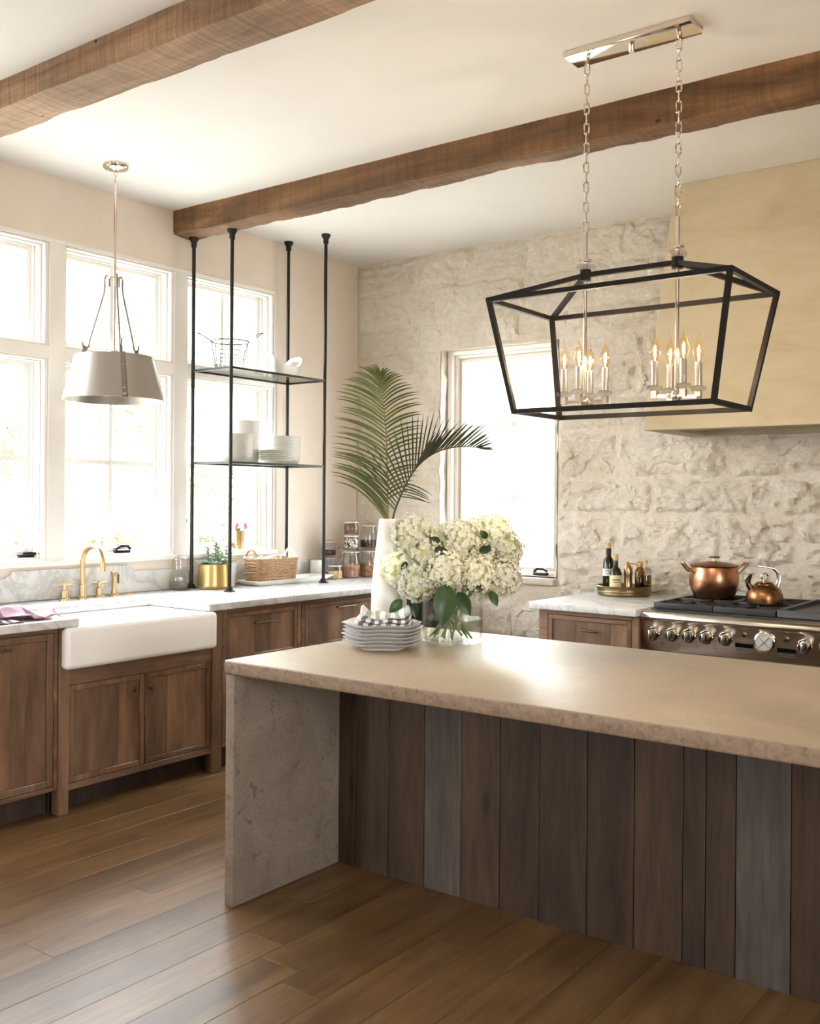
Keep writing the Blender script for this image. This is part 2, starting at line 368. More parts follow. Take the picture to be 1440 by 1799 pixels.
# floor: every plank a piece
floor = struct(obj('floor', G().box(XW-0.2, XR+0.1, YF-0.1, YS+0.3, -0.10, -0.022), 'dark_gap'))
PWID = 0.176; x = XW; row = 0
while x < XR:
    y = YF - random.uniform(0, 1.6)
    while y < YS:
        L = random.uniform(1.3, 2.7); y0, y1 = max(y, YF), min(y+L, YS)
        if y1-y0 > 0.05:
            obj('plank', G().box(x+0.0005, x+PWID-0.0005, y0+0.0005, y1-0.0005, -0.022, random.uniform(-0.0003, 0.0)), 'floor_oak', floor, bevel=0.0008, seg=1)
        y += L
    x += PWID; row += 1
struct(obj('ceiling', G().box(XW-0.25, XR+0.2, YF-0.2, YS+0.3, ZC, ZC+0.15), 'ceiling_paint'))

# window wall with its openings
BAYS = [(1.62, 2.42), (2.515, 3.315), (3.41, 4.21), (4.305, 5.105)]
ZB, ZTR0, ZTR1, ZT = 1.15, 2.29, 2.362, 2.945
g = G(); W0, W1 = XW-0.24, XW
g.box(W0, W1, YF, YS, 0, ZB); g.box(W0, W1, YF, YS, ZT, ZC)
ys = [YF] + [v for b in BAYS for v in b] + [YS]
for i in (0, 8): g.box(W0, W1, ys[i], ys[i+1], ZB, ZT)
struct(obj('wall_left', g, 'wall_paint', weld=False))
GX = XW-0.11
def window_left(i, y0, y1):
    e = sthing('window_%d' % i, (XW, (y0+y1)/2, ZB))
    g = G()                                        # jamb liner with stepped stops
    for a, b, d0, d1 in ((0.0, 0.022, -0.16, 0.0), (0.022, 0.04, -0.16, -0.035), (0.04, 0.055, -0.16, -0.075)):
        for z0, z1 in ((ZB, ZTR0), (ZTR1, ZT)):
            g.box(XW+d0, XW+d1, y0+a, y0+b, z0, z1); g.box(XW+d0, XW+d1, y1-b, y1-a, z0, z1)
            k = 0.55
            g.box(XW+d0, XW+d1, y0+b, y1-b, z1-b*k, z1-a*k); g.box(XW+d0, XW+d1, y0+b, y1-b, z0+a*k, z0+b*k)
    obj('frame', g, 'white_trim', e, bevel=0.003, seg=1)
    for nm, z0, z1, mun in (('casement', ZB+0.025, ZTR0-0.022, True), ('transom', ZTR1+0.022, ZT-0.02, False)):
        a, b = y0+0.05, y1-0.05; s = 0.032
        g = G().box(GX-0.02, GX+0.02, a, a+s, z0, z1).box(GX-0.02, GX+0.02, b-s, b, z0, z1).box(GX-0.02, GX+0.02, a+s, b-s, z0, z0+s).box(GX-0.02, GX+0.02, a+s, b-s, z1-s, z1)
        sash = obj('sash', g, 'white_trim', e, bevel=0.003, seg=1)
        m = (a+b)/2; zm = (z0+z1)/2
        obj('muntin', G().box(GX-0.012, GX+0.014, m-0.013, m+0.013, z0+s, z1-s), 'white_trim', sash)
        cuts = [(z0+s, z1-s)]
        if mun:
            obj('muntin', G().box(GX-0.012, GX+0.014, a+s, m-0.010, zm-0.013, zm+0.013), 'white_trim', sash)
            obj('muntin', G().box(GX-0.012, GX+0.014, m+0.010, b-s, zm-0.013, zm+0.013), 'white_trim', sash)
            cuts = [(z0+s, zm-0.010), (zm+0.010, z1-s)]
        for c0, c1 in cuts:
            for q0, q1 in ((a+s, m-0.010), (m+0.010, b-s)):
                obj('pane', G().box(GX-0.002, GX+0.002, q0, q1, c0, c1), 'pane_glass', sash)
    return e
WL = [window_left(i+1, *b) for i, b in enumerate(BAYS)]
def crank(parent, p, along, out, folded):
    c = Vector(p); a = Vector(along); o = Vector(out); up = Vector((0,0,1))
    def P(u, v, w): return c + a*u + o*v + up*w
    g = G(); g.add([P(u, v, w) for u in (-0.055, 0.055) for v in (0, 0.03) for w in (0, 0.022)], [(0,1,3,2),(4,6,7,5),(0,4,5,1),(2,3,7,6),(0,2,6,4),(1,5,7,3)])
    h = obj('crank_handle', g, 'bronze', parent, bevel=0.006)
    g = G()
    if folded: g.tube([P(-0.05, 0.02, 0.025), P(-0.02, 0.03, 0.045), P(0.03, 0.03, 0.045), P(0.055, 0.025, 0.028)], 0.009, 8)
    else: g.tube([P(-0.03, 0.02, 0.02), P(0.0, 0.035, 0.024), P(0.1, 0.05, 0.02), P(0.16, 0.055, 0.018)], [0.012, 0.010, 0.007, 0.006], 8)
    obj('lever', g, 'bronze', h)
crank(WL[1], (GX+0.025, 3.24, ZB+0.02), (0,1,0), (1,0,0), False)
crank(WL[2], (GX+0.025, 3.88, ZB+0.02), (0,1,0), (1,0,0), True)
# posts, transom rail, casing and stool of the window groups (white woodwork)
g = G()
for grp in (BAYS,):
    y0, y1 = grp[0][0], grp[-1][1]
    g.box(XW-0.16, XW+0.006, y0, y1, ZTR0, ZTR1)
    for a, b in zip(grp[:-1], grp[1:]): g.box(XW-0.16, XW+0.008, a[1], b[0], ZB, ZT)
    g.box(XW-0.02, XW+0.008, y0-0.025, y0, ZB, ZT+0.025); g.box(XW-0.02, XW+0.008, y1, y1+0.025, ZB, ZT+0.025); g.box(XW-0.02, XW+0.008, y0, y1, ZT, ZT+0.025)
struct(obj('trim_1', g, 'white_trim', bevel=0.002, seg=1))
g = G()
for grp in (BAYS,):
    y0, y1 = grp[0][0], grp[-1][1]
    g.box(XW-0.15, XW+0.03, y0-0.05, y1+0.05, ZB-0.028, ZB+0.004)
struct(obj('trim_2', g, 'white_trim', bevel=0.005))

# stone wall
OX0, OX1, OZ0, OZ1 = -4.235, -3.262, 0.985, 2.60
g = G()
D = 0.32
g.box(XW-0.24, OX0, YS+0.012, YS+D, 0, ZC); g.box(OX1, XR, YS+0.012, YS+D, 0, ZC)
g.box(OX0, OX1, YS+0.012, YS+D, 0, OZ0); g.box(OX0, OX1, YS+0.012, YS+D, OZ1, ZC)
wb = struct(obj('wall_back', g, 'mortar'))
# mortar skin: gently uneven
def skin(x0, x1, z0, z1, nm):
    nu, nv = max(2, int((x1-x0)/0.03)), max(2, int((z1-z0)/0.03))
    def f(u, v):
        x = x0+(x1-x0)*u; z = z0+(z1-z0)*v
        return (x, YS + 0.004 - 0.008*noise.fractal(Vector((x*5, 3.1, z*5)), 0.8, 2.0, 4), z)
    obj('pointing', G().grid(nu, nv, f), 'mortar', wb, smooth=180)
XV = -0.3
skin(XW, OX0, 0, ZC, 'a'); skin(OX0, OX1, OZ1, ZC, 'b'); skin(OX0, OX1, 0, OZ0, 'c'); skin(OX1, XV, 0, ZC, 'd')
def stone_block(x0, x1, z0, z1, k):
    w, h = x1-x0, z1-z0
    nu, nv = max(6, int(w/0.0085)), max(6, int(h/0.0085))
    rnd = random.Random(k*131+5); prot = rnd.uniform(0.0, 0.012); tx = rnd.uniform(-0.02, 0.02); tz = rnd.uniform(-0.016, 0.016); s0 = rnd.uniform(0, 50)
    rough = 0.55 + 0.75*max(0, min(1, (x0+4.2)/2.2))*max(0.35, min(1, (2.5-z0)/1.0))
    def f(u, v):
        x = x0+w*u; z = z0+h*v
        P = Vector((x*4+s0, z*4, s0*0.7))
        jag = 0.022*noise.fractal(Vector((x*9+s0, z*9, 1)), 0.8, 2, 3)
        de = min(u*w, (1-u)*w, v*h, (1-v)*h) + jag
        e = max(0, min(1, (de+0.006)/0.05)); e = e*e*(3-2*e)
        big = noise.fractal(P, 0.9, 2, 3)*0.017
        rid = (1-abs(noise.noise(Vector((x*8+s0, z*15, 2.2)))*2))*0.010
        cel = noise.cell(Vector((x*11+z*6+s0, z*13-x*3, 0.3)))*0.006
        fine = noise.fractal(Vector((x*26, z*26, s0)), 0.7, 2, 3)*0.005
        q = Vector((x*9.5+0.35*noise.noise(Vector((x*6, z*6, s0))), z*15+0.35*noise.noise(Vector((z*6, x*6, s0))), s0)); dv, pv = noise.voronoi(q)
        tl = q-pv[0]; cel = cel*0.5 + (noise.cell(pv[0]*9.1)*tl.x + noise.cell(pv[0]*5.3+Vector((3, 1, 2)))*tl.y)*0.0072 + noise.cell(pv[0]*3.7)*0.004
        d = prot + tx*(u-0.5) + tz*(v-0.5) + rough*(big*1.6+rid*1.3+cel*1.7+fine*1.5)
        return (x, YS + 0.004 - e*max(0.0015, d+0.004) + (1-e)*0.004, z)
    obj('stone', G().grid(nu, nv, f), 'limestone', wb, smooth=38)
rs = random.Random(21); z = 0.0; k = 0
zs = [0]
while zs[-1] < ZC-0.12: zs.append(zs[-1]+rs.choice((0.19, 0.23, 0.27, 0.31)))
zs[-1] = ZC-0.005
for z0, z1 in zip(zs[:-1], zs[1:]):
    if z1 < 0.45: continue
    x = XW
    spans = [(XW+0.01, XV)]
    if z1 > OZ0+0.06 and z0 < OZ1-0.06: spans = [(XW+0.01, OX0), (OX1, XV)]
    for s0, s1 in spans:
        x = s0
        while x < s1-0.05:
            L = rs.uniform(0.34, 0.78)
            if s1-(x+L) < 0.22: L = s1-x
            zz0, zz1 = z0, z1
            if s0 < OX0 < x+L and len(spans) == 1 and x < OX1:
                if z0 < OZ0 < z1: zz1 = OZ0
                if z0 < OZ1 < z1: zz0 = OZ1
            if zz1-zz0 > 0.05: stone_block(x+0.006, x+L-0.006, zz0+0.006, zz1-0.006, k)
            k += 1; x += L
# window in the stone wall: rough jambs, then the white frame
g = G(); GY = YS+0.15
for xx in (OX0, OX1):
    sgn = 1 if xx == OX0 else -1
    g.grid(10, 60, lambda u, v: (xx + sgn*(0.006+0.012*noise.fractal(Vector((u*2, v*14, xx)), 0.8, 2, 3)), YS+0.0+0.2*u, OZ0+(OZ1-OZ0)*v))
obj('jamb', g, 'mortar', wb, smooth=180)
obj('sill_stone', G().box(OX0+0.02, OX1-0.01, YS-0.04, YS+0.2, OZ0-0.045, OZ0), 'limestone', wb, bevel=0.008)
e = sthing('window_5', (0.5*(OX0+OX1), YS+0.15, OZ0)); fx0, fx1, fz0, fz1 = OX0+0.01, OX1-0.005, OZ0, OZ1
g = G()
for a, b, d in ((0, 0.04, 0.10), (0.04, 0.07, 0.06), (0.07, 0.095, 0.03)):
    y0 = GY-d+0.03
    g.box(fx0+a, fx0+b, y0, GY+0.08, fz0, fz1); g.box(fx1-b, fx1-a, y0, GY+0.08, fz0, fz1)
    g.box(fx0+b, fx1-b, y0, GY+0.08, fz1-b*0.75, fz1-a*0.75); g.box(fx0+b, fx1-b, y0, GY+0.08, fz0+a*0.6, fz0+b*0.6)
obj('frame', g, 'white_trim', e, bevel=0.003, seg=1)
a, b, z0, z1 = fx0+0.09, fx1-0.09, fz0+0.055, fz1-0.07; s = 0.03
sash = obj('sash', G().box(a, a+s, GY-0.02, GY+0.02, z0, z1).box(b-s, b, GY-0.02, GY+0.02, z0, z1).box(a+s, b-s, GY-0.02, GY+0.02, z0, z0+s).box(a+s, b-s, GY-0.02, GY+0.02, z1-s, z1), 'white_trim', e, bevel=0.003, seg=1)
m = -3.684; h3 = [z0+s, 1.535, 2.05, z1-s]
obj('muntin', G().box(m-0.016, m+0.016, GY-0.014, GY+0.012, z0+s, z1-s), 'white_trim', sash)
for zz in h3[1:3]:
    for q0, q1 in ((a+s, m-0.011), (m+0.011, b-s)): obj('muntin', G().box(q0, q1, GY-0.014, GY+0.012, zz-0.016, zz+0.016), 'white_trim', sash)
for i in range(3):
    c0 = h3[i]+(0.010 if i else 0); c1 = h3[i+1]-(0.010 if i < 2 else 0)
    for q0, q1 in ((a+s, m-0.011), (m+0.011, b-s)): obj('pane', G().box(q0, q1, GY-0.002, GY+0.002, c0, c1), 'pane_glass', sash)
crank(e, (-3.42, YS+0.075, OZ0+0.012), (1,0,0), (0,-1,0), True)

# walls beside and behind the camera, plus an added fill-light opening in each
g = G()
FILL_R = [(-0.7, 0.9)]
g.box(XR, XR+0.2, YF, YS, 0, 0.8).box(XR, XR+0.2, YF, YS, 2.5, ZC)
for a, b in zip([YF]+[w[1] for w in FILL_R], [w[0] for w in FILL_R]+[YS]): g.box(XR, XR+0.2, a, b, 0.8, 2.5)
struct(obj('wall_right', g, 'wall_paint'))
g = G()
g.box(XW, -4.5, YF-0.2, YF, 0, ZC).box(-3.75, XR, YF-0.2, YF, 0, ZC).box(-4.5, -3.75, YF-0.2, YF, 0, 0.9).box(-4.5, -3.75, YF-0.2, YF, 2.4, ZC)
struct(obj('wall_front', g, 'wall_paint'))

# light portals in the openings (steer the sky light, give none)
def portal(loc, rot, sx, sy):
    d = bpy.data.lights.new('sky_portal', 'AREA'); d.shape = 'RECTANGLE'; d.size = sx; d.size_y = sy
    d.cycles.is_portal = True
    o = bpy.data.objects.new('sky_portal', d); COL.objects.link(o); o.location = loc; o.rotation_euler = rot
portal((XW-0.2, (BAYS[0][0]+BAYS[3][1])/2, (ZB+ZT)/2), (0, -PI/2, 0), ZT-ZB, BAYS[3][1]-BAYS[0][0])
portal((XR+0.15, 0.1, 1.65), (0, PI/2, 0), 1.7, 1.6)
portal((-4.125, YF-0.15, 1.65), (PI/2, 0, 0), 0.75, 1.5)
portal(((OX0+OX1)/2, YS+0.3, (OZ0+OZ1)/2), (-PI/2, 0, 0), OX1-OX0, OZ1-OZ0)


# ------------------------------------------------------------------ ceiling beams
def beam(label, mat, x0, x1, y0, y1, z0, seed, wear):
    g = G(); nx = int((x1-x0)/0.022); ring = []
    ny, nz = 9, 7; z1 = ZC
    per = [(y0, z1-(z1-z0)*k/nz) for k in range(nz)] + [(y0+(y1-y0)*k/ny, z0) for k in range(ny)] + [(y1, z0+(z1-z0)*k/nz) for k in range(nz+1)]
    V = []; F = []; n = len(per)
    for i in range(nx+1):
        x = x0+(x1-x0)*i/nx
        for k, (y, z) in enumerate(per):
            P = Vector((x*1.2+seed, y*8, z*8)); d = 0.006*noise.fractal(P, 0.8, 2, 3)
            corner = min(abs(z-z0)+min(abs(y-y0), abs(y-y1)), 1)
            c2 = math.exp(-corner/0.03)
            chip = max(0, noise.fractal(Vector((x*5+seed, y*3, 4.4)), 0.9, 2, 4)+0.12)*0.007*wear*c2 + 0.004*c2
            under = wear*0.012*max(0, noise.fractal(Vector((x*3+seed, y*14, 1.7)), 0.9, 2, 4)) if abs(z-z0) < 1e-6 else 0
            yc = (y0+y1)/2; sy = 1 if y > yc else -1
            V.append((x, y-sy*(chip+(d if abs(z-z0) > 1e-6 else 0)), min(z1, z+chip+under+(d if abs(z-z0) < 1e-6 else 0))))
    for i in range(nx):
        for k in range(n-1): F.append((i*n+k, i*n+k+1, (i+1)*n+k+1, (i+1)*n+k))
    F.append(tuple(range(n))); F.append(tuple(nx*n+k for k in range(n)))
    g.add(V, F)
    return tag(obj('ceiling_beam', g, mat, smooth=50), label, 'beam')
beam('dark brown reclaimed timber ceiling beam holding the hanging shelf rods', 'beam_brown', XW, XR, 4.20, 4.375, 3.168, 3.0, 1.0)
beam('lighter sawn timber ceiling beam above the sink pendant', 'beam_tan', XW, XR, 2.437, 2.655, 3.198, 17.0, 0.55)

# ------------------------------------------------------------------ plaster range hood
e = thing('range_hood', 'cream plaster range hood tapering to the ceiling above the stove', 'range hood', (-1.63, 5.7, 1.912))
B0 = (-2.345, -0.915, 5.335, YS+0.01, 1.912); T0 = (-2.25, -1.01, 5.52, YS+0.01, ZC)
def rect(a): return [(a[0],a[2],a[4]),(a[1],a[2],a[4]),(a[1],a[3],a[4]),(a[0],a[3],a[4])]
inn = (B0[0]+0.13, B0[1]-0.13, B0[2]+0.13, B0[3]-0.08, 1.912); inn2 = inn[:4]+(2.02,)
g = G().add(rect(B0)+rect(T0)+rect(inn)+rect(inn2), [(0,1,5,4),(1,2,6,5),(2,3,7,6),(3,0,4,7),(4,5,6,7),(0,8,9,1),(1,9,10,2),(2,10,11,3),(3,11,8,0),(8,12,13,9),(9,13,14,10),(10,14,15,11),(11,15,12,8)])
obj('shell', g, 'hood_plaster', e, bevel=0.004, seg=1)
obj('liner', G().box(inn[0], inn[1], inn[2], inn[3], 2.01, 2.025), 'pewter_dark', e)

# ------------------------------------------------------------------ island
e = thing('kitchen_island', 'concrete waterfall kitchen island clad in reclaimed wood boards', 'island', (-1.22, 3.22, 0))
IX0, IX1, IY0, IY1, IZ = -2.792, 0.40, 2.59, 3.855, 0.914
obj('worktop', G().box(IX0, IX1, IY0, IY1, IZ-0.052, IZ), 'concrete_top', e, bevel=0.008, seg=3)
for xa in (IX0+0.004, IX1-0.049): obj('side_panel', G().box(xa, xa+0.045, IY0+0.008, IY1-0.008, 0, IZ-0.053), 'concrete_raw', e, bevel=0.004)
obj('body', G().box(IX0+0.05, IX1-0.05, 3.215, IY1-0.03, 0.0, IZ-0.054), 'dark_gap', e)
edges = [-2.742, -2.654, -2.479, -2.304, -2.131, -1.959, -1.789, -1.601, -1.427, -1.255, -1.179, -1.079, -0.909, -0.74, -0.60, -0.42, -0.25, -0.09, 0.08, 0.22, 0.35]
mts = ['board_dark','board_brown','board_brown','board_grey','board_brown','board_brown','board_dark','board_brown','board_brown','board_dark','board_dark','board_grey','board_brown','board_dark','board_brown','board_grey','board_brown','board_dark','board_brown','board_brown']
rb = random.Random(5)
for (a, b), m_ in zip(zip(edges[:-1], edges[1:]), mts):
    d = rb.uniform(0, 0.006)
    obj('board', G().box(a+0.0012, b-0.0012, 3.188+d, 3.215, 0.0, IZ-0.054), m_, e, bevel=0.0015, seg=1)

# ------------------------------------------------------------------ cabinets
XF = -4.18; CT = 0.893
def front(parent, name, y0, y1, z0, z1, x, planks=0, handle=None, stile=0.03, hmat='pull_bronze'):
    """inset framed door or drawer facing +x; planks or a flat panel inside, bar pull as sub-part"""
    g = G().box(x-0.022, x, y0, y0+stile, z0, z1).box(x-0.022, x, y1-stile, y1, z0, z1).box(x-0.022, x, y0+stile, y1-stile, z0, z0+stile).box(x-0.022, x, y0+stile, y1-stile, z1-stile, z1)
    d = obj(name, g, 'walnut_v', parent, bevel=0.003, seg=1)
    yy = [y0+stile+0.001]
    if planks:
        rp_ = random.Random(int(y0*100)); w_ = [rp_.uniform(0.7, 1.4) for _ in range(planks)]; tot = sum(w_); acc = 0
        for q in w_: acc += q; yy.append(y0+stile+0.001+(y1-y0-2*stile-0.002)*acc/tot)
    else: yy.append(y1-stile-0.001)
    for a, b in zip(yy[:-1], yy[1:]): obj('panel', G().box(x-0.02, x-0.009, a, b-0.0006, z0+stile+0.001, z1-stile-0.001), 'walnut_v', d)
    if handle:
        ya, yb, zz = handle
        if yb-ya > 0.06:
            gh = G().tube([(x+0.026, ya, zz), (x+0.028, (ya+yb)/2, zz+0.002), (x+0.026, yb, zz)], [0.0045, 0.006, 0.0045], 8)
            for q in (ya+0.02, yb-0.02): gh.cyl((x-0.004, q, zz), (x+0.026, q, zz), 0.005, n=8)
        else:
            gh = G().tube([(x+0.024, (ya+yb)/2, zz-0.028), (x+0.024, (ya+yb)/2, zz+0.028)], 0.0055, 8).cyl((x-0.004, (ya+yb)/2, zz), (x+0.024, (ya+yb)/2, zz), 0.005, n=8)
            gh.cyl((x+0.024, (ya+yb)/2-0.012, zz), (x+0.024, (ya+yb)/2+0.012, zz), 0.004, n=8)
        obj('handle', gh, hmat, d)
    return d
def carcass(parent, y0, y1, z0=0.125, z1=CT):
    obj('body', G().box(-4.98, XF-0.024, y0+0.001, y1-0.001, z0, z1), 'walnut_v', parent)
    obj('toe_kick', G().box(-4.98, XF-0.09, y0+0.001, y1-0.001, 0.001, z0), 'board_dark', parent)
def face_frame(parent, y0, y1, z0, z1, s=0.028, sl=None, sr=None, rails=()):
    sl = s if sl is None else sl; sr = s if sr is None else sr
    g = G().box(XF-0.023, XF, y0, y0+sl, z0, z1).box(XF-0.023, XF, y1-sr, y1, z0, z1).box(XF-0.023, XF, y0+sl, y1-sr, z0, z0+s).box(XF-0.023, XF, y0+sl, y1-sr, z1-s, z1)
    for r0, r1 in rails: g.box(XF-0.023, XF, y0+sl, y1-sr, r0, r1)
    obj('face_frame', g, 'walnut_h', parent, bevel=0.0015, seg=1)
# panelled unit beside the sink
e = thing('base_cabinet', 'walnut base cabinet with a tall planked door under the folded purple towel', 'cabinet', (-4.6, 2.52, 0))
carcass(e, 2.20, 2.826); face_frame(e, 2.20, 2.826, 0.125, CT, 0.02)
front(e, 'door', 2.222, 2.804, 0.147, CT-0.022, XF, 6, (2.36, 2.575, 0.82), 0.034)
# sink unit
e = thing('sink_cabinet', 'walnut two-door sink cabinet on square legs below the white sink', 'cabinet', (-4.6, 3.34, 0))
obj('body', G().box(-4.98, XF-0.024, 2.836, 3.86, 0.125, 0.69), 'walnut_v', e)
obj('toe_kick', G().box(-4.98, XF-0.09, 2.836, 3.86, 0.001, 0.125), 'board_dark', e)
for ya, yb in ((2.829, 2.885), (3.788, 3.862)):
    obj('leg', G().box(XF-0.05, XF+0.008, ya, yb, 0.001, CT if ya > 3.7 else CT), 'walnut_v', e, bevel=0.003, seg=1)
obj('top_rail', G().box(XF-0.023, XF, 2.886, 3.787, 0.612, 0.699), 'walnut_h', e, bevel=0.002, seg=1)
obj('bottom_rail', G().box(XF-0.023, XF, 2.886, 3.787, 0.11, 0.142), 'walnut_h', e, bevel=0.002, seg=1)
obj('mullion', G().box(XF-0.05, XF-0.024, 3.32, 3.354, 0.14, 0.61), 'dark_gap', e)
front(e, 'door', 2.888, 3.335, 0.144, 0.61, XF, 3, (3.25, 3.29, 0.53), 0.028)
front(e, 'door', 3.339, 3.785, 0.144, 0.61, XF, 3, (3.352, 3.392, 0.53), 0.028)
# drawer units towards the corner
def drawer_unit(y0, y1, label, hz):
    e = thing('drawer_cabinet', label, 'cabinet', (-4.6, (y0+y1)/2, 0))
    carcass(e, y0, y1); zz = [0.16, 0.36, 0.585, CT-0.026]
    face_frame(e, y0, y1, 0.125, CT, 0.024, 0.032, 0.032, ((zz[1]-0.008, zz[1]+0.008), (zz[2]-0.008, zz[2]+0.008)))
    for a, b in zip(zz[:-1], zz[1:]):
        m_ = (y0+y1)/2
        front(e, 'drawer', y0+0.034, y1-0.034, a+0.011, b-0.011 if b < 0.8 else b+0.0, XF, 3, (m_-0.09, m_+0.09, hz if b > 0.8 else (a+b)/2), 0.026)
drawer_unit(3.870, 4.506, 'walnut drawer cabinet between the white sink and the other drawer cabinet', 0.797)
drawer_unit(4.510, 5.300, 'walnut drawer cabinet beneath the rattan basket end of the counter', 0.828)
e = thing('undercounter_fridge', 'black undercounter appliance in the corner below the glass jars', 'appliance', (-4.6, 5.65, 0))
obj('body', G().box(-4.98, XF-0.03, 5.305, 5.98, 0.0, CT), 'black_iron', e); obj('door', G().box(XF-0.029, XF, 5.31, 5.975, 0.1, CT-0.01), 'black_glass', e, bevel=0.004)
# marble worktops
ctp = [(-5.0, 2.20), (-4.14, 2.20), (-4.14, 2.915), (-4.655, 2.915), (-4.655, 3.735), (-4.14, 3.735), (-4.14, 6.0), (-5.0, 6.0)]
tag(obj('marble_worktop', G().prism(ctp, 'z', 0.895, 0.935), 'marble', bevel=0.006, seg=3), 'white veined marble worktop around the farmhouse sink', 'worktop')
prof = [(2.20, 0.936), (5.98, 0.936), (5.98, 1.065), (3.905, 1.065), (3.90, 1.073), (3.888, 1.08), (3.872, 1.086), (3.862, 1.104), (3.094, 1.104), (3.086, 1.086), (3.07, 1.08), (3.058, 1.073), (3.052, 1.065), (2.20, 1.065)]
tag(obj('backsplash', G().prism(prof, 'x', XW+0.0005, -5.0), 'marble', bevel=0.002, seg=1), 'white marble backsplash with a raised middle behind the brass faucet', 'backsplash')
# sink
e = thing('farmhouse_sink', 'white fireclay apron-front farmhouse sink', 'sink', (-4.4, 3.3, 0.7))
o8 = [-4.70, -4.135, 2.85, 3.755, 0.715, 0.893]
def cavity(g, a, t, tb, top=None):
    x0, x1, y0, y1, z0, z1 = a
    O = [(x0,y0,z0),(x1,y0,z0),(x1,y1,z0),(x0,y1,z0),(x0,y0,z1),(x1,y0,z1),(x1,y1,z1),(x0,y1,z1)]
    I = [(x0+t,y0+t,z0+tb),(x1-t,y0+t,z0+tb),(x1-t,y1-t,z0+tb),(x0+t,y1-t,z0+tb),(x0+t,y0+t,z1),(x1-t,y0+t,z1),(x1-t,y1-t,z1),(x0+t,y1-t,z1)]
    F = [(0,3,2,1)]+[(i,(i+1)%4,4+(i+1)%4,4+i) for i in range(4)]+[(4+i,4+(i+1)%4,12+(i+1)%4,12+i) for i in range(4)]+[(12+i,12+(i+1)%4,8+(i+1)%4,8+i) for i in range(4)]+[(8,9,10,11)]
    return g.add(O+I, F)
obj('basin', cavity(G(), o8, 0.034, 0.03), 'fireclay', e, bevel=0.014, seg=4)
obj('apron', G().box(-4.176, -4.112, 2.829, 3.776, 0.695, 0.8945), 'fireclay', e, bevel=0.026, seg=6)
obj('drain', G().lathe([(0.001, 0), (0.045, 0), (0.045, 0.004), (0.001, 0.004)], 20, (-4.45, 3.3, 0.746)), 'nickel', e)
# cabinet and worktop beside the range
e = thing('drawer_cabinet', 'walnut single-drawer cabinet left of the stainless range', 'cabinet', (-2.55, 5.5, 0))
YC = 5.06
obj('body', G().box(-2.848, -2.244, YC+0.024, 5.99, 0.1, CT), 'walnut_v', e)
obj('toe_kick', G().box(-2.84, -2.25, YC+0.09, 5.99, 0.0, 0.1), 'dark_gap', e)
g = G().box(-2.85, -2.795, YC, YC+0.023, 0.1, CT).box(-2.282, -2.243, YC, YC+0.023, 0.1, CT).box(-2.795, -2.282, YC, YC+0.023, CT-0.022, CT).box(-2.795, -2.282, YC, YC+0.023, 0.6, 0.64).box(-2.795, -2.282, YC, YC+0.023, 0.1, 0.14)
obj('face_frame', g, 'walnut_hx', e, bevel=0.0015, seg=1)
for z0, z1 in ((0.643, CT-0.025), (0.143, 0.597)):
    x0, x1, s_ = -2.792, -2.285, 0.026
    g = G().box(x0, x0+s_, YC, YC+0.022, z0, z1).box(x1-s_, x1, YC, YC+0.022, z0, z1).box(x0+s_, x1-s_, YC, YC+0.022, z0, z0+s_).box(x0+s_, x1-s_, YC, YC+0.022, z1-s_, z1)
    d = obj('drawer', g, 'walnut_hx', e, bevel=0.003, seg=1)
    xs_ = [x0+s_, -2.62, -2.47, -2.41, x1-s_]
    for a, b in zip(xs_[:-1], xs_[1:]): obj('panel', G().box(a+0.0005, b-0.0005, YC+0.009, YC+0.02, z0+s_+0.001, z1-s_-0.001), 'walnut_v', d)
    gh = G().tube([(-2.57, YC-0.026, 0.795), (-2.52, YC-0.028, 0.795), (-2.47, YC-0.026, 0.795)], [0.005, 0.007, 0.005], 8).cyl((-2.52, YC+0.012, 0.795), (-2.52, YC-0.026, 0.795), 0.006, n=8)
    if z0 > 0.5: obj('handle', gh, 'pull_bronze', d)
tag(obj('marble_worktop', G().box(-2.90, -2.243, 5.025, 5.995, 0.895, 0.935), 'marble', bevel=0.006, seg=3), 'white marble worktop under the bottle tray beside the range', 'worktop')

# ------------------------------------------------------------------ range
e = thing('gas_range', 'stainless steel professional gas range with round knobs and griddle', 'range', (-1.63, 5.55, 0))
RX0, RX1 = -2.238, -1.02
obj('body', G().box(RX0, RX1, 5.17, 5.965, 0.12, 0.915), 'stainless', e, bevel=0.003, seg=1)
pp = [(5.17, 0.716), (5.106, 0.716), (5.098, 0.722), (5.086, 0.872), (5.072, 0.882), (5.068, 0.896), (5.074, 0.912), (5.092, 0.922), (5.17, 0.93)]
obj('control_panel', G().prism(pp, 'x', RX0, RX1), 'stainless', e, bevel=0.0015, seg=1)
obj('side_trim', G().box(RX0-0.001, RX0+0.006, 5.10, 5.17, 0.716, 0.905), 'nickel', e)
obj('oven_door', G().box(RX0+0.005, RX1-0.005, 5.10, 5.17, 0.14, 0.70), 'stainless', e, bevel=0.004)
obj('oven_gap', G().box(RX0+0.002, RX1-0.002, 5.125, 5.17, 0.70, 0.716), 'dark_gap', e)
obj('oven_handle', G().tube([(RX0+0.08, 5.04, 0.62), (RX1-0.08, 5.04, 0.62)], 0.014, 10).cyl((RX0+0.1, 5.04, 0.62), (RX0+0.1, 5.1, 0.62), 0.01).cyl((RX1-0.1, 5.04, 0.62), (RX1-0.1, 5.1, 0.62), 0.01), 'stainless', e)
obj('cooktop', G().box(RX0+0.02, RX1-0.02, 5.155, 5.96, 0.915, 0.934), 'cast_iron', e, bevel=0.003, seg=1)
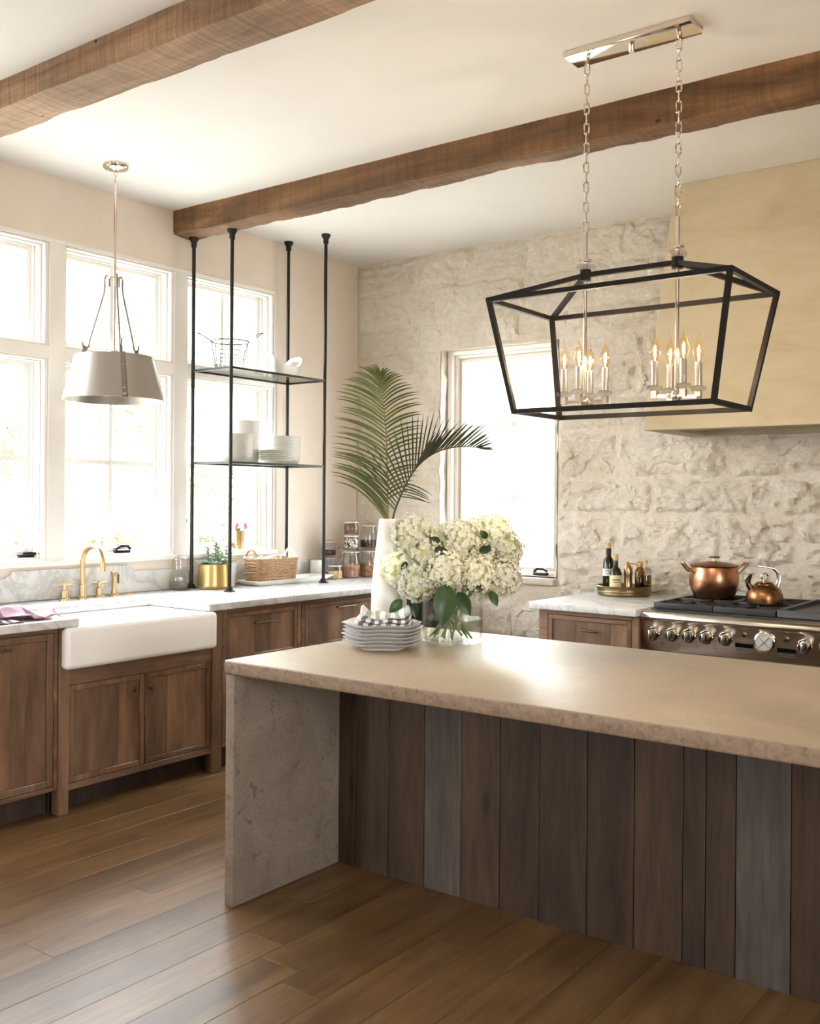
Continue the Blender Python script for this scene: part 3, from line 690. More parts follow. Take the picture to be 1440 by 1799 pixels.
def knob(x, z):
    yk = 5.0925
    k_ = obj('knob', G().tube([(x, yk+0.008, z), (x, yk-0.006, z), (x, yk-0.009, z), (x, yk-0.009, z), (x, yk-0.04, z), (x, yk-0.043, z)], [0.037, 0.037, 0.034, 0.027, 0.025, 0.022], 28), 'nickel', e)
    obj('grip', G().box(x-0.007, x+0.007, yk-0.056, yk-0.038, z-0.026, z+0.024), 'stainless', k_, bevel=0.004)
for x_, z_ in ((-2.174, 0.806), (-2.069, 0.809), (-1.976, 0.812), (-1.884, 0.812), (-1.783, 0.813), (-1.393, 0.81), (-1.29, 0.81)): knob(x_, z_)
yk = 5.0925
d = obj('thermometer_dial', G().tube([(-1.585, yk+0.008, 0.815), (-1.585, yk-0.012, 0.815), (-1.585, yk-0.016, 0.815)], [0.052, 0.052, 0.046], 36), 'nickel', e)
dg = obj('dial_face', G().cyl((-1.585, yk-0.0155, 0.815), (-1.585, yk-0.0175, 0.815), 0.043, n=36), 'dial_face', d)
g = G()
for k in range(24):
    a = 2*PI*k/24; c, s = math.cos(a), math.sin(a)
    g.bar((-1.585+0.034*c, yk-0.018, 0.815+0.034*s), (-1.585+0.041*c, yk-0.018, 0.815+0.041*s), 0.0016)
obj('dial_marks', g, 'ink', d)
g = G()
for a in (0.8, 2.35, 3.95, 5.5): g.bar((-1.585, yk-0.019, 0.815), (-1.585+0.036*math.cos(a), yk-0.019, 0.815+0.036*math.sin(a)), 0.002)
obj('dial_hands', g, 'nickel', d)
for x_, z_ in ((-1.688, 0.79), (-1.48, 0.785)):
    obj('display', G().box(x_-0.045, x_+0.045, yk-0.004, yk+0.01, z_-0.012, z_+0.008), 'black_glass', e)
    obj('button', G().cyl((x_, yk+0.006, z_+0.05), (x_, yk-0.012, z_+0.05), 0.011, 0.009, 12), 'nickel', e)
    for q in range(2): obj('panel_print', G().box(x_-0.04, x_+0.04, yk-0.0015, yk+0.01, z_-0.024-0.010*q, z_-0.0215-0.010*q), 'ink', e)
    obj('panel_print', G().box(x_-0.016, x_+0.016, yk-0.0012, yk+0.01, z_+0.074, z_+0.0765), 'ink', e)
for x_ in (-2.125, -2.03, -1.935, -1.84): obj('burner_print', G().box(x_-0.004, x_+0.004, yk-0.001, yk+0.01, 0.757, 0.765), 'ink', e)
def grate(x0, x1):
    y0, y1, z0, z1 = 5.165, 5.86, 0.935, 0.968
    g = G().box(x0, x1, y0, y0+0.022, z0, z1).box(x0, x1, y1-0.022, y1, z0, z1).box(x0, x0+0.018, y0+0.022, y1-0.022, z0, z1).box(x1-0.018, x1, y0+0.022, y1-0.022, z0, z1)
    g.box(x0+0.018, x1-0.018, (y0+y1)/2-0.01, (y0+y1)/2+0.01, z0+0.004, z1)
    gr = obj('grate', g, 'cast_iron', e, bevel=0.004)
    xm = (x0+x1)/2
    for yc in ((y0*3+y1)/4, (y0+3*y1)/4):
        for k in range(6):
            a = 2*PI*k/6+0.26; c, s = math.cos(a), math.sin(a)
            L = min((x1-x0)/2/max(abs(c), 1e-3), (y1-y0)/4/max(abs(s), 1e-3))-0.012
            obj('finger', G().bar((xm+0.035*c, yc+0.035*s, z1-0.008), (xm+L*c, yc+L*s, z1-0.008), 0.013), 'cast_iron', gr)
        obj('burner', G().lathe([(0.0, 0.934), (0.05, 0.934), (0.05, 0.945), (0.03, 0.952), (0.0, 0.952)], 20, (xm, yc, 0)), 'cast_iron', gr)
grate(-2.205, -1.882); grate(-1.878, -1.556)
g = cavity(G(), (-1.55, -1.06, 5.165, 5.88, 0.935, 0.972), 0.016, 0.012)
obj('griddle', g, 'griddle_steel', e, bevel=0.003, seg=1)

# ------------------------------------------------------------------ hanging shelf
SX0, SX1, SY0, SY1 = -4.955, -4.605, 4.315, 5.182
e = thing('hanging_shelf', 'black iron rod shelf with two glass levels, hung from beam and ceiling', 'shelf', (-4.78, 4.75, 0.935))
for x_, y_, zt in ((SX0, SY0, 3.172), (SX1, SY0, 3.172), (SX0, SY1, ZC), (SX1, SY1, ZC)):
    p = obj('post', G().cyl((x_, y_, 0.945), (x_, y_, zt-0.02), 0.0115, n=14), 'black_iron', e)
    obj('top_flange', G().lathe([(0.013, zt-0.065), (0.018, zt-0.062), (0.018, zt-0.035), (0.03, zt-0.014), (0.032, zt-0.002), (0.032, zt)], 18, (x_, y_, 0)), 'black_iron', p)
    obj('foot_flange', G().lathe([(0.034, 0.9355), (0.034, 0.942), (0.022, 0.946), (0.019, 0.962), (0.013, 0.966)], 18, (x_, y_, 0)), 'black_iron', p)
for zz in (2.327, 1.74):
    g = G()
    for y_ in (SY0, SY1): g.box(SX0, SX1, y_-0.007, y_+0.007, zz-0.014, zz)
    for x_ in (SX0, SX1): g.box(x_-0.007, x_+0.007, SY0+0.007, SY1-0.007, zz-0.014, zz)
    f_ = obj('shelf_frame', g, 'black_iron', e)
    obj('shelf_pane', G().box(SX0+0.007, SX1-0.007, SY0+0.007, SY1-0.007, zz-0.008, zz), 'shelf_glass', f_)

# ------------------------------------------------------------------ pendant over the sink
def link_mesh(g, c, rot, L=0.05, W=0.026, r=0.0032, ax=None):
    pts = []; hw = W/2-r; hl = L/2-r; q = min(hw, hl)
    for k in range(16):
        a = 2*PI*k/16; u = q*math.cos(a)*1.0; v = (hl-q)*(1 if math.sin(a) > 0 else -1) + q*math.sin(a)
        pts.append((c[0]+u*math.cos(rot), c[1]+u*math.sin(rot), c[2]+v))
    return g.tube(pts, r, 6, closed=True)
px, py = -4.583, 3.433
e = thing('sink_pendant', 'pewter drum pendant lamp on a thin rod above the sink', 'pendant lamp', (px, py, ZC))
obj('canopy', G().lathe([(0.0, ZC), (0.07, ZC), (0.07, ZC-0.012), (0.064, ZC-0.02), (0.02, ZC-0.024), (0.012, ZC-0.032), (0.0, ZC-0.032)], 32, (px, py, 0)), 'nickel', e)
for i in range(3): obj('chain_link', link_mesh(G(), (px, py, ZC-0.045-0.028*i), 0.64+i*PI/2, 0.036, 0.018, 0.0022), 'nickel', e)
obj('rod', G().cyl((px, py, 3.215), (px, py, 2.30), 0.0065, n=12), 'nickel', e)
cl = obj('collar', G().lathe([(0.007, 2.70), (0.04, 2.70), (0.04, 2.708), (0.007, 2.712)], 20, (px, py, 0)), 'nickel', e)
for k in range(3):
    a = math.radians(-25+120*k); c, s = math.cos(a), math.sin(a)
    pr = [(0.030, 2.66), (0.030, 2.70), (0.036, 2.72), (0.048, 2.722), (0.056, 2.70), (0.054, 2.66), (0.06, 2.62), (0.135, 2.37), (0.142, 2.335), (0.155, 2.318), (0.17, 2.325), (0.176, 2.36)]
    obj('hook', G().tube([(px+r_*c, py+r_*s, z_) for r_, z_ in pr], 0.0055, 8), 'pewter_dark', e)
    obj('tab', G().tube([(px+0.157*c, py+0.157*s, 2.335), (px+0.18*c, py+0.18*s, 2.27)], 0.011, 4), 'pewter_dark', e)
zt_, zb_, rt, rb_ = 2.278, 2.04, 0.208, 0.270
sh = obj('shade', G().lathe_open([(rt-0.003, zt_), (rt, zt_), (rb_, zb_), (rb_-0.003, zb_), (rt-0.003, zt_)], 72, (px, py, 0)), 'pewter', e)
obj('cap', G().lathe([(0.0, 2.31), (0.02, 2.31), (0.034, 2.292), (0.05, 2.285), (rt-0.004, 2.272), (rt-0.004, 2.268), (0.0, 2.268)], 40, (px, py, 0)), 'pewter', e)
for k in range(3):
    a0 = math.radians(-25+120*k)
    def strap(u, v, a0=a0):
        a = a0 + (u-0.5)*0.11; r_ = (rt+(rb_-rt)*v)+0.003; return (px+r_*math.cos(a), py+r_*math.sin(a), zt_+0.003+(zb_-zt_-0.006)*v)
    st = obj('strap', G().grid(4, 8, strap), 'pewter_dark', sh, solid=0.003)
    for v in (0.28, 0.8):
        p = Vector(strap(0.5, v)); obj('rivet', G().ball(p+Vector((math.cos(a0), math.sin(a0), 0))*0.002, 0.006, 8, 6), 'pewter', sh)
# ------------------------------------------------------------------ lantern chandelier over the island
qx, qy = -1.677, 3.675
e = thing('lantern_chandelier', 'black open-frame lantern chandelier with candle bulbs above the island', 'chandelier', (qx, qy, ZC))
cp = obj('ceiling_plate', G().box(-1.945, -1.415, 3.61, 3.74, ZC-0.024, ZC), 'nickel', e, bevel=0.003)
obj('finial', G().cyl((qx, qy, ZC-0.024), (qx, qy, ZC-0.05), 0.011, n=14), 'nickel', cp)
AP = [(-1.87, qy, 2.425), (-1.483, qy, 2.425)]
Tt = [(qx+sx*0.487, qy+sy*0.26, 2.316) for sx, sy in ((-1,-1),(1,-1),(1,1),(-1,1))]
Bt = [(qx+sx*0.408, qy+sy*0.19, 1.871) for sx, sy in ((-1,-1),(1,-1),(1,1),(-1,1))]
segs = [(Tt[i], Tt[(i+1) % 4]) for i in range(4)] + [(Bt[i], Bt[(i+1) % 4]) for i in range(4)] + [(Tt[i], Bt[i]) for i in range(4)] + [(AP[0], AP[1])] + [(Tt[0], AP[0]), (Tt[3], AP[0]), (Tt[1], AP[1]), (Tt[2], AP[1])]
for a, b in segs:
    a, b = Vector(a), Vector(b); d_ = (b-a).normalized()*0.008
    obj('frame_bar', G().bar(a-d_, b+d_, 0.0185), 'frame_bronze', e)
for ax_ in AP:
    x_ = ax_[0]
    obj('boss', G().lathe([(0.0, 2.402), (0.022, 2.402), (0.022, 2.445), (0.0, 2.445)], 20, (x_, qy, 0)), 'frame_bronze', e)
    obj('crystal_collar', G().lathe([(0.008, 2.447), (0.034, 2.449), (0.037, 2.457), (0.034, 2.466), (0.008, 2.47)], 12, (x_, qy, 0)), 'crystal', e, smooth=10)
    obj('crystal_collar', G().lathe([(0.008, 2.475), (0.027, 2.477), (0.027, 2.486), (0.008, 2.488)], 12, (x_, qy, 0)), 'nickel', e)
    obj('stem', G().cyl((x_, qy, 1.925), (x_, qy, 2.60), 0.0078, n=12), 'nickel', e)
    obj('chain_loop', G().cyl((x_, qy, ZC-0.024), (x_, qy, ZC-0.05), 0.009, n=10), 'nickel', e)
    nl = 17; pitch = (ZC-0.05-2.60)/nl
    for i in range(nl): obj('chain_link', link_mesh(G(), (x_, qy, ZC-0.05-pitch*(i+0.5)), 0.4+(i % 2)*PI/2, pitch*1.3, 0.026, 0.0034), 'nickel', e)
    hub = obj('hub', G().lathe([(0.0, 1.893), (0.012, 1.893), (0.02, 1.905), (0.024, 1.92), (0.018, 1.934), (0.0, 1.94)], 20, (x_, qy, 0)), 'nickel', e)
    for k in range(4):
        a = math.radians((11.9 if x_ < -1.7 else 38.8)+90*k); c, s = math.cos(a), math.sin(a); R_ = 0.084
        X, Y = x_+R_*c, qy+R_*s
        obj('arm', G().bar((x_, qy, 1.915), (X, Y, 1.915), 0.012).bar((X, Y, 1.906), (X, Y, 1.935), 0.022), 'nickel', e)
        obj('crystal_cup', G().lathe([(0.006, 1.936), (0.026, 1.937), (0.031, 1.944), (0.031, 1.95), (0.024, 1.956), (0.006, 1.957)], 12, (X, Y, 0)), 'crystal', e, smooth=10)
        cd = obj('candle_sleeve', G().lathe([(0.0, 1.957), (0.0135, 1.957), (0.0135, 2.047), (0.0, 2.047)], 18, (X, Y, 0)), 'nickel', e)
        b_ = obj('bulb', G().lathe([(0.009, 2.047), (0.012, 2.056), (0.0205, 2.078), (0.0215, 2.092), (0.017, 2.112), (0.008, 2.132), (0.003, 2.144)], 18, (X, Y, 0)).tube([(X, Y, 2.142), (X+0.003*s, Y+0.002, 2.152), (X-0.003, Y+0.002*c, 2.164), (X+0.002*c, Y, 2.178)], [0.003, 0.0025, 0.002, 0.0012], 6), 'bulb_glass', cd)
        fp = []
        for q in range(25): w_ = q/24*2*PI*3; fp.append((X+0.0045*math.cos(w_), Y+0.0045*math.sin(w_), 2.068+0.036*q/24))
        obj('filament', G().tube(fp, 0.0011, 5).cyl((X, Y, 2.05), (X, Y, 2.105), 0.0012, n=5), 'filament', cd)
        ld_ = bpy.data.lights.new('bulb_light', 'POINT'); ld_.energy = 1.9; ld_.color = (1.0, 0.86, 0.68); ld_.shadow_soft_size = 0.004
        lo_ = bpy.data.objects.new('bulb_light', ld_); COL.objects.link(lo_); lo_.location = (X, Y, 2.088)

# ------------------------------------------------------------------ things on the sink counter
ZK = 0.935
def disc_base(r, h, c): return [(0.0, c), (r, c), (r, c+h*0.5), (r*0.85, c+h), (0.0, c+h)]
e = thing('brass_faucet', 'brushed brass gooseneck faucet with two cross handles behind the sink', 'faucet', (-4.93, 3.49, ZK))
fx, fy = -4.93, 3.49
obj('base', G().lathe([(0.0, ZK), (0.031, ZK), (0.031, ZK+0.006), (0.021, ZK+0.010), (0.021, ZK+0.078), (0.016, ZK+0.080), (0.0, ZK+0.080)], 24, (fx, fy, 0)), 'brass', e)
sp = [(fx, fy, ZK+0.07), (fx, fy, ZK+0.205)]
for k in range(1, 15):
    a = PI - PI*1.0*k/14; sp.append((fx+0.0925+0.0925*math.cos(a), fy, ZK+0.205+0.0925*math.sin(a)))
sp.append((fx+0.185, fy, ZK+0.16))
obj('spout', G().tube(sp, 0.0145, 16), 'brass', e)
for hy in (3.372, 3.602):
    h = obj('handle', G().lathe([(0.0, ZK), (0.031, ZK), (0.031, ZK+0.006), (0.019, ZK+0.012), (0.019, ZK+0.052), (0.010, ZK+0.056), (0.010, ZK+0.09), (0.0, ZK+0.09)], 20, (fx, hy, 0)), 'brass', e)
    obj('cross_bar', G().tube([(fx-0.022, hy-0.036, ZK+0.082), (fx+0.022, hy+0.036, ZK+0.082)], 0.0065, 10).tube([(fx+0.03, hy-0.02, ZK+0.082), (fx-0.03, hy+0.02, ZK+0.082)], 0.0065, 10), 'brass', h)
e = thing('side_sprayer', 'brass pull-out side sprayer next to the faucet handle', 'sprayer', (-4.93, 3.705, ZK))
obj('holder', G().lathe([(0.0, ZK), (0.030, ZK), (0.030, ZK+0.006), (0.017, ZK+0.012), (0.017, ZK+0.03), (0.0, ZK+0.03)], 20, (-4.93, 3.705, 0)), 'brass', e)
obj('wand', G().lathe([(0.0, ZK+0.03), (0.0145, ZK+0.03), (0.015, ZK+0.11), (0.02, ZK+0.118), (0.02, ZK+0.142), (0.0, ZK+0.145)], 20, (-4.93, 3.705, 0)), 'brass', e)
obj('trigger', G().box(-4.925, -4.915, 3.724, 3.732, ZK+0.07, ZK+0.125), 'aged_brass', e, bevel=0.002)
obj('nozzle', G().cyl((-4.93, 3.705, ZK+0.13), (-4.895, 3.688, ZK+0.128), 0.012, n=12), 'nickel', e)
tag(obj('air_switch', G().lathe([(0.0, ZK), (0.024, ZK), (0.024, ZK+0.004), (0.014, ZK+0.007), (0.0, ZK+0.007)], 20, (-4.925, 3.81, 0)), 'brass'), 'small round brass button in the marble beside the sprayer', 'button')

def cloth(name, fn, nu, nv, mat, parent=None, thick=0.0, uvs=(1, 1)):
    g = G().grid(nu, nv, fn); o = obj(name, g, mat, parent, smooth=80)
    me = o.data; uv = me.uv_layers.new(name='UVMap')
    for lp in me.loops: i = lp.vertex_index; uv.data[lp.index].uv = ((i % (nu+1))/nu*uvs[0], (i//(nu+1))/nv*uvs[1])
    if thick: md = o.modifiers.new('thick', 'SOLIDIFY'); md.thickness = thick; md.offset = 1 if thick > 0 else 0
    return o
def towel(u, v):
    x = -4.50+0.30*v + 0.02*math.sin(u*9); y = 2.42+0.46*u + 0.03*math.sin(v*5)
    z = ZK+0.006 + 0.075*max(0, math.sin(v*PI))**0.7*(0.55+0.45*math.sin(u*11+v*4))*(1-0.6*u) + 0.02*max(0, noise.noise(Vector((u*5, v*5, 1))))
    return (x, y, max(z, ZK+(0.026 if v > 0.55 and u < 0.7 else 0.004)))
tag(cloth('dish_towel', towel, 40, 28, 'towel_purple', thick=0.003), 'crumpled pink and purple striped dish towel on the marble', 'towel')
tag(cloth('folded_cloth', lambda u, v: (-4.28+0.11*v, 2.34+0.30*u, ZK+0.004+0.016*math.sin(u*PI)*math.sin(v*PI)+0.003*math.sin(u*30)), 24, 12, 'napkin_check', thick=0.003), 'black and white patterned cloth peeking from under the purple towel', 'cloth')
g = G().lathe_open([(0.028, 0.002), (0.030, 0.0), (0.026, 0.004), (0.005, 0.008), (0.004, 0.05), (0.012, 0.06), (0.032, 0.085), (0.034, 0.105), (0.031, 0.118)], 24, (-4.86, 3.05, ZK))
tag(obj('stem_glass', g, 'vase_glass'), 'small clear stem glass against the backsplash near the towel', 'glass')
# terrarium bottle
e = thing('glass_terrarium', 'clear glass terrarium bottle with soil and a blue stone', 'terrarium', (-4.915, 4.185, ZK)); c_ = (-4.915, 4.185, ZK)
obj('bottle', G().lathe_open([(0.001, 0.001), (0.045, 0.001), (0.060, 0.03), (0.066, 0.06), (0.060, 0.095), (0.047, 0.13), (0.050, 0.16), (0.047, 0.19), (0.025, 0.21), (0.001, 0.215)], 28, c_), 'jar_glass', e)
obj('soil', G().lathe([(0.0, 0.004), (0.042, 0.004), (0.055, 0.03), (0.057, 0.04), (0.03, 0.05), (0.0, 0.052)], 22, c_), 'soil', e)
bm_ = G().ball((-4.905, 4.18, ZK+0.065), (0.024, 0.02, 0.018), 10, 7); plain('blue_stone', (0.33, 0.42, 0.50), 0.5); obj('pebble', bm_, 'blue_stone', e)

def blade(g, base, direction, L, w, droop=0.25, fold=0.25, n=5):
    b = Vector(base); d = Vector(direction).normalized(); side = d.cross(Vector((0,0,1)))
    side = side.normalized() if side.length > 1e-3 else Vector((1,0,0)); up = side.cross(d)
    V = []; F = []
    for i in range(n+1):
        t = i/n; p = b + d*(L*t) - Vector((0,0,1))*(droop*L*t*t); ww = w*math.sin(PI*min(1, 0.12+0.88*t)**0.8)*0.5 + 1e-4
        V += [p - side*ww + up*fold*ww, p, p + side*ww + up*fold*ww]
    for i in range(n): a = i*3; F += [(a, a+1, a+4, a+3), (a+1, a+2, a+5, a+4)]
    return g.add(V, F)
def rosette(name, parent, c, R, n, mat, seed, lift=0.5):
    rr_ = random.Random(seed); g = G()
    for i in range(n):
        a = i*2.39996; el = lift + (1-i/n)*0.2 + (i/n)*0.75
        blade(g, c, (math.cos(a)*math.cos(el), math.sin(a)*math.cos(el), math.sin(el)), R*(1-0.5*i/n)*rr_.uniform(0.8, 1.1), R*0.35, 0.1, 0.5)
    o = obj(name, g, mat, parent, smooth=60); o['kind'] = 'stuff'; return o
# gold pot
gx, gy = -4.838, 4.392
e = thing('gold_planter', 'hammered gold planter filled with mixed succulents', 'planter', (gx, gy, ZK))
prof = [(0.0, ZK), (0.088, ZK), (0.098, ZK+0.012)]
for k in range(16): prof += [(0.103-0.0006*k, ZK+0.02+0.0082*k), (0.1015-0.0006*k, ZK+0.0241+0.0082*k)]
prof += [(0.094, ZK+0.158), (0.086, ZK+0.158), (0.084, ZK+0.13), (0.0, ZK+0.13)]
obj('pot', G().lathe(prof, 40, (gx, gy, 0)), 'gold_leaf', e)
obj('soil', G().lathe([(0.0, ZK+0.135), (0.085, ZK+0.135), (0.0, ZK+0.145)], 20, (gx, gy, 0)), 'soil', e)
rr_ = random.Random(4)
for k in range(9):
    a = k*2.4; r_ = 0.065*math.sqrt((k+0.5)/9)
    rosette('succulent', e, (gx+r_*math.cos(a), gy+r_*math.sin(a), ZK+0.14), rr_.uniform(0.08, 0.115), 18, 'succulent_grey' if k % 2 else 'succulent', k, 0.3)
for k in range(3):
    c0 = (gx+0.03*math.cos(k*2), gy+0.03*math.sin(k*2), ZK+0.14); L_ = (0.13, 0.16, 0.12)[k]
    g = G()
    for j in range(16):
        a = j*2.4; blade(g, (c0[0]+0.1*L_*math.cos(k), c0[1], c0[2]+L_*j/16), (math.cos(a), math.sin(a), 0.6), 0.042, 0.018, 0.1, 0.5, 3)
    g.tube([c0, (c0[0]+0.1*L_*math.cos(k), c0[1], c0[2]+L_)], 0.004, 6); s_ = obj('sprig', g, 'succulent', e); s_['kind'] = 'stuff'
# white pot behind
wx, wy = -4.92, 4.575
e = thing('white_planter', 'white ceramic pot with a leafy plant behind the gold planter', 'planter', (wx, wy, ZK))
obj('pot', G().lathe([(0.0, ZK), (0.06, ZK), (0.072, ZK+0.13), (0.072, ZK+0.15), (0.064, ZK+0.15), (0.062, ZK+0.12), (0.0, ZK+0.12)], 30, (wx, wy, 0)), 'white_ceramic', e)
g = G()
for k in range(70):
    a = rr_.uniform(0, 2*PI); r_ = rr_.uniform(0, 0.085); z_ = ZK+0.12+rr_.uniform(0.02, 0.15)
    blade(g, (wx+r_*math.cos(a)*0.8, wy+r_*math.sin(a), z_), (math.cos(a), math.sin(a), rr_.uniform(-0.1, 0.9)), 0.035, 0.018, 0.2, 0.3, 3)
for k in range(8):
    a = k*0.8; g.tube([(wx, wy, ZK+0.12), (wx+0.05*math.cos(a), wy+0.05*math.sin(a), ZK+0.24)], 0.002, 5)
o = obj('foliage', g, 'succulent', e); o['kind'] = 'stuff'
# brass vase on the stool
bx, by, bz = -5.085, 4.84, ZB+0.005
e = thing('brass_bud_vase', 'brass cup with small pink flowers on the window ledge', 'vase', (bx, by, bz))
obj('cup', G().lathe([(0.0, bz), (0.036, bz), (0.047, bz+0.13), (0.048, bz+0.135), (0.044, bz+0.135), (0.034, bz+0.01), (0.0, bz+0.01)], 28, (bx, by, 0)), 'brass', e)
for k in range(4):
    a = k*1.7+0.5; tip = (bx+0.02, by+0.05*math.cos(a)*1.1, bz+0.155+0.02*(k % 2))
    obj('flower', G().ball(tip, (0.014, 0.014, 0.013), 8, 6), 'pink_petal', e)
g = G()
for k in range(16): a = k*2.4; blade(g, (bx, by, bz+0.12), (0.6*math.cos(a), math.sin(a), 1.1), 0.06, 0.014, 0.3, 0.3, 4)
o = obj('foliage', g, 'succulent', e); o['kind'] = 'stuff'
# platter
e0 = G(); x0, x1, y0, y1 = -4.922, -4.705, 4.67, 5.42; a = 0.03
O = [(x0+a,y0+a,ZK+0.001),(x1-a,y0+a,ZK+0.001),(x1-a,y1-a*3,ZK+0.001),(x0+a,y1-a*3,ZK+0.001),(x0,y0,ZK+0.03),(x1,y0,ZK+0.03),(x1,y1,ZK+0.038),(x0,y1,ZK+0.038)]
I = [(x0+a+.008,y0+a+.008,ZK+0.01),(x1-a-.008,y0+a+.008,ZK+0.01),(x1-a-.008,y1-a*3-.008,ZK+0.01),(x0+a+.008,y1-a*3-.008,ZK+0.01),(x0+.009,y0+.009,ZK+0.032),(x1-.009,y0+.009,ZK+0.032),(x1-.009,y1-.009,ZK+0.040),(x0+.009,y1-.009,ZK+0.040)]
F = [(0,3,2,1)]+[(i,(i+1)%4,4+(i+1)%4,4+i) for i in range(4)]+[(4+i,4+(i+1)%4,12+(i+1)%4,12+i) for i in range(4)]+[(12+i,12+(i+1)%4,8+(i+1)%4,8+i) for i in range(4)]+[(8,9,10,11)]
tag(obj('serving_platter', e0.add(O+I, F), 'white_ceramic', bevel=0.003), 'rectangular white serving platter under the rattan basket', 'platter')
# rattan basket
kx, ky, kz = -4.815, 4.888, ZK+0.012; hx, hy_ = 0.078, 0.172; KH = 0.165
e = thing('rattan_basket', 'woven rattan basket with two loop handles and a white liner', 'basket', (kx, ky, kz))
def perim(s, grow=0.0):
    ax_, ay_ = hx+grow, hy_+grow; t = s*2*PI; c, q = math.cos(t), math.sin(t); p = 0.32
    return (kx+ax_*math.copysign(abs(c)**p, c), ky+ay_*math.copysign(abs(q)**p, q))
NS = 15
for j in range(NS):
    pts = []; n_ = 120; zz = kz+0.006+(KH-0.012)*j/(NS-1); gr = 0.012*(j/(NS-1))
    for i in range(n_):
        X, Y = perim(i/n_, gr+0.0035*math.cos(i*PI*24/n_*2/2 + PI*j)); pts.append((X, Y, zz+0.0015*math.sin(i*0.9+j)))
    obj('woven_strand', G().tube(pts, 0.0058, 6, closed=True), 'wicker', e)
for i in range(24): X, Y = perim((i+0.25)/24, 0.0); X2, Y2 = perim((i+0.25)/24, 0.012); obj('stake', G().cyl((X, Y, kz), (X2, Y2, kz+KH), 0.004, n=6), 'wicker', e)
obj('bottom', G().box(kx-hx+0.01, kx+hx-0.01, ky-hy_+0.012, ky+hy_-0.012, kz, kz+0.008), 'wicker', e)
g = G()
for i in range(60): X, Y = perim(i/60, 0.012); g.ball((X, Y, kz+KH+0.004), (0.010, 0.010, 0.008), 7, 5)
o = obj('rim_braid', g, 'linen', e); o['kind'] = 'stuff'
for sgn in (-1, 1):
    yy = ky+sgn*(hy_*0.62); pts = [(kx+0.07*math.cos(t*PI/14)*1.0, yy+sgn*0.02*math.sin(t*PI/14), kz+KH+0.002+0.062*math.sin(t*PI/14)) for t in range(15)]
    yy = ky+sgn*(hy_+0.012); pts = [(kx+0.052*math.cos(t*PI/14), yy, kz+KH-0.02+0.078*math.sin(t*PI/14)) for t in range(15)]
    obj('handle', G().tube(pts, 0.0075, 8), 'wicker' if sgn < 0 else 'linen', e)
obj('rolls', G().ball((kx, ky, kz+KH-0.02), (0.06, 0.07, 0.035), 14, 8), 'wicker', e)
tag(obj('white_crock', G().lathe([(0.0, ZK), (0.05, ZK), (0.05, ZK+0.13), (0.046, ZK+0.13), (0.045, ZK+0.01), (0.0, ZK+0.01)], 26, (-4.935, 5.48, 0)), 'white_ceramic'), 'plain white ceramic crock at the far end of the basket platter', 'crock')
# jars
def jar(x, y, z, r, h, fill, mat, label, belly=1.0):
    e = thing('glass_jar', label, 'jar', (x, y, z), 'clip-top glass jars in the corner')
    hb = h*0.86; neck = r*0.86
    prof = [(0.0, 0.001), (r*0.9, 0.001), (r, 0.008), (r*belly, hb*0.45), (r*0.99, hb*0.72), (neck, hb*0.92), (neck, hb)]
    obj('body', G().lathe_open(prof, 26, (x, y, z)), 'jar_glass', e)
    rr = r*0.95
    if fill: obj('contents', G().lathe([(0.0, 0.004), (rr*0.93, 0.004), (rr*0.97, 0.012), (rr*(1+(belly-1)*0.9), hb*fill*0.9), (rr*0.9, hb*fill), (0.0, hb*fill*1.04)], 20, (x, y, z)), mat, e)
    ld = obj('lid', G().lathe([(0.0, hb+0.006), (neck*1.06, hb+0.006), (neck*1.08, hb+0.014), (neck*0.9, h-0.002), (0.0, h)], 24, (x, y, z)), 'jar_glass', e)
    obj('gasket', G().lathe([(neck*0.9, hb), (neck*1.08, hb), (neck*1.08, hb+0.006), (neck*0.9, hb+0.006)], 24, (x, y, z)), 'linen', ld)
    a = -0.5; c, s = math.cos(a), math.sin(a)
    obj('clasp', G().tube([(x+neck*1.05*c, y+neck*1.05*s, z+hb*0.86), (x+neck*1.3*c, y+neck*1.3*s, z+hb*0.95), (x+neck*1.1*c, y+neck*1.1*s, z+h*0.97)], 0.002, 5), 'nickel', e)
jar(-4.925, 5.60, ZK, 0.056, 0.158, 0.22, 'lentils', 'tall clear jar with a little pink filling, under the bean jar', 1.04)
jar(-4.925, 5.60, ZK+0.159, 0.056, 0.115, 0.40, 'beans', 'small clip jar of dark red beans on top of another jar')
jar(-4.775, 5.50, ZK, 0.054, 0.105, 0.62, 'oats', 'short clip jar of golden oats on the marble')
jar(-4.90, 5.745, ZK, 0.056, 0.22, 0.12, 'oats', 'tall nearly empty clip jar standing behind the oats jar')
jar(-4.765, 5.665, ZK, 0.066, 0.215, 0.52, 'lentils', 'bulbous clip jar half full of pink salt', 1.06)
jar(-4.765, 5.665, ZK+0.216, 0.058, 0.10, 0.86, 'seeds', 'small clip jar of black and white seeds, middle of its stack')
jar(-4.765, 5.665, ZK+0.317, 0.056, 0.10, 0.84, 'spice', 'small clip jar of brown spice topping the jar stack')
jar(-4.735, 5.83, ZK, 0.060, 0.215, 0.55, 'nuts', 'clip jar of brown nuts close to the stone wall', 1.05)
jar(-4.735, 5.83, ZK+0.216, 0.064, 0.185, 0.35, 'beans', 'large clip jar of dark beans on top of the nut jar')

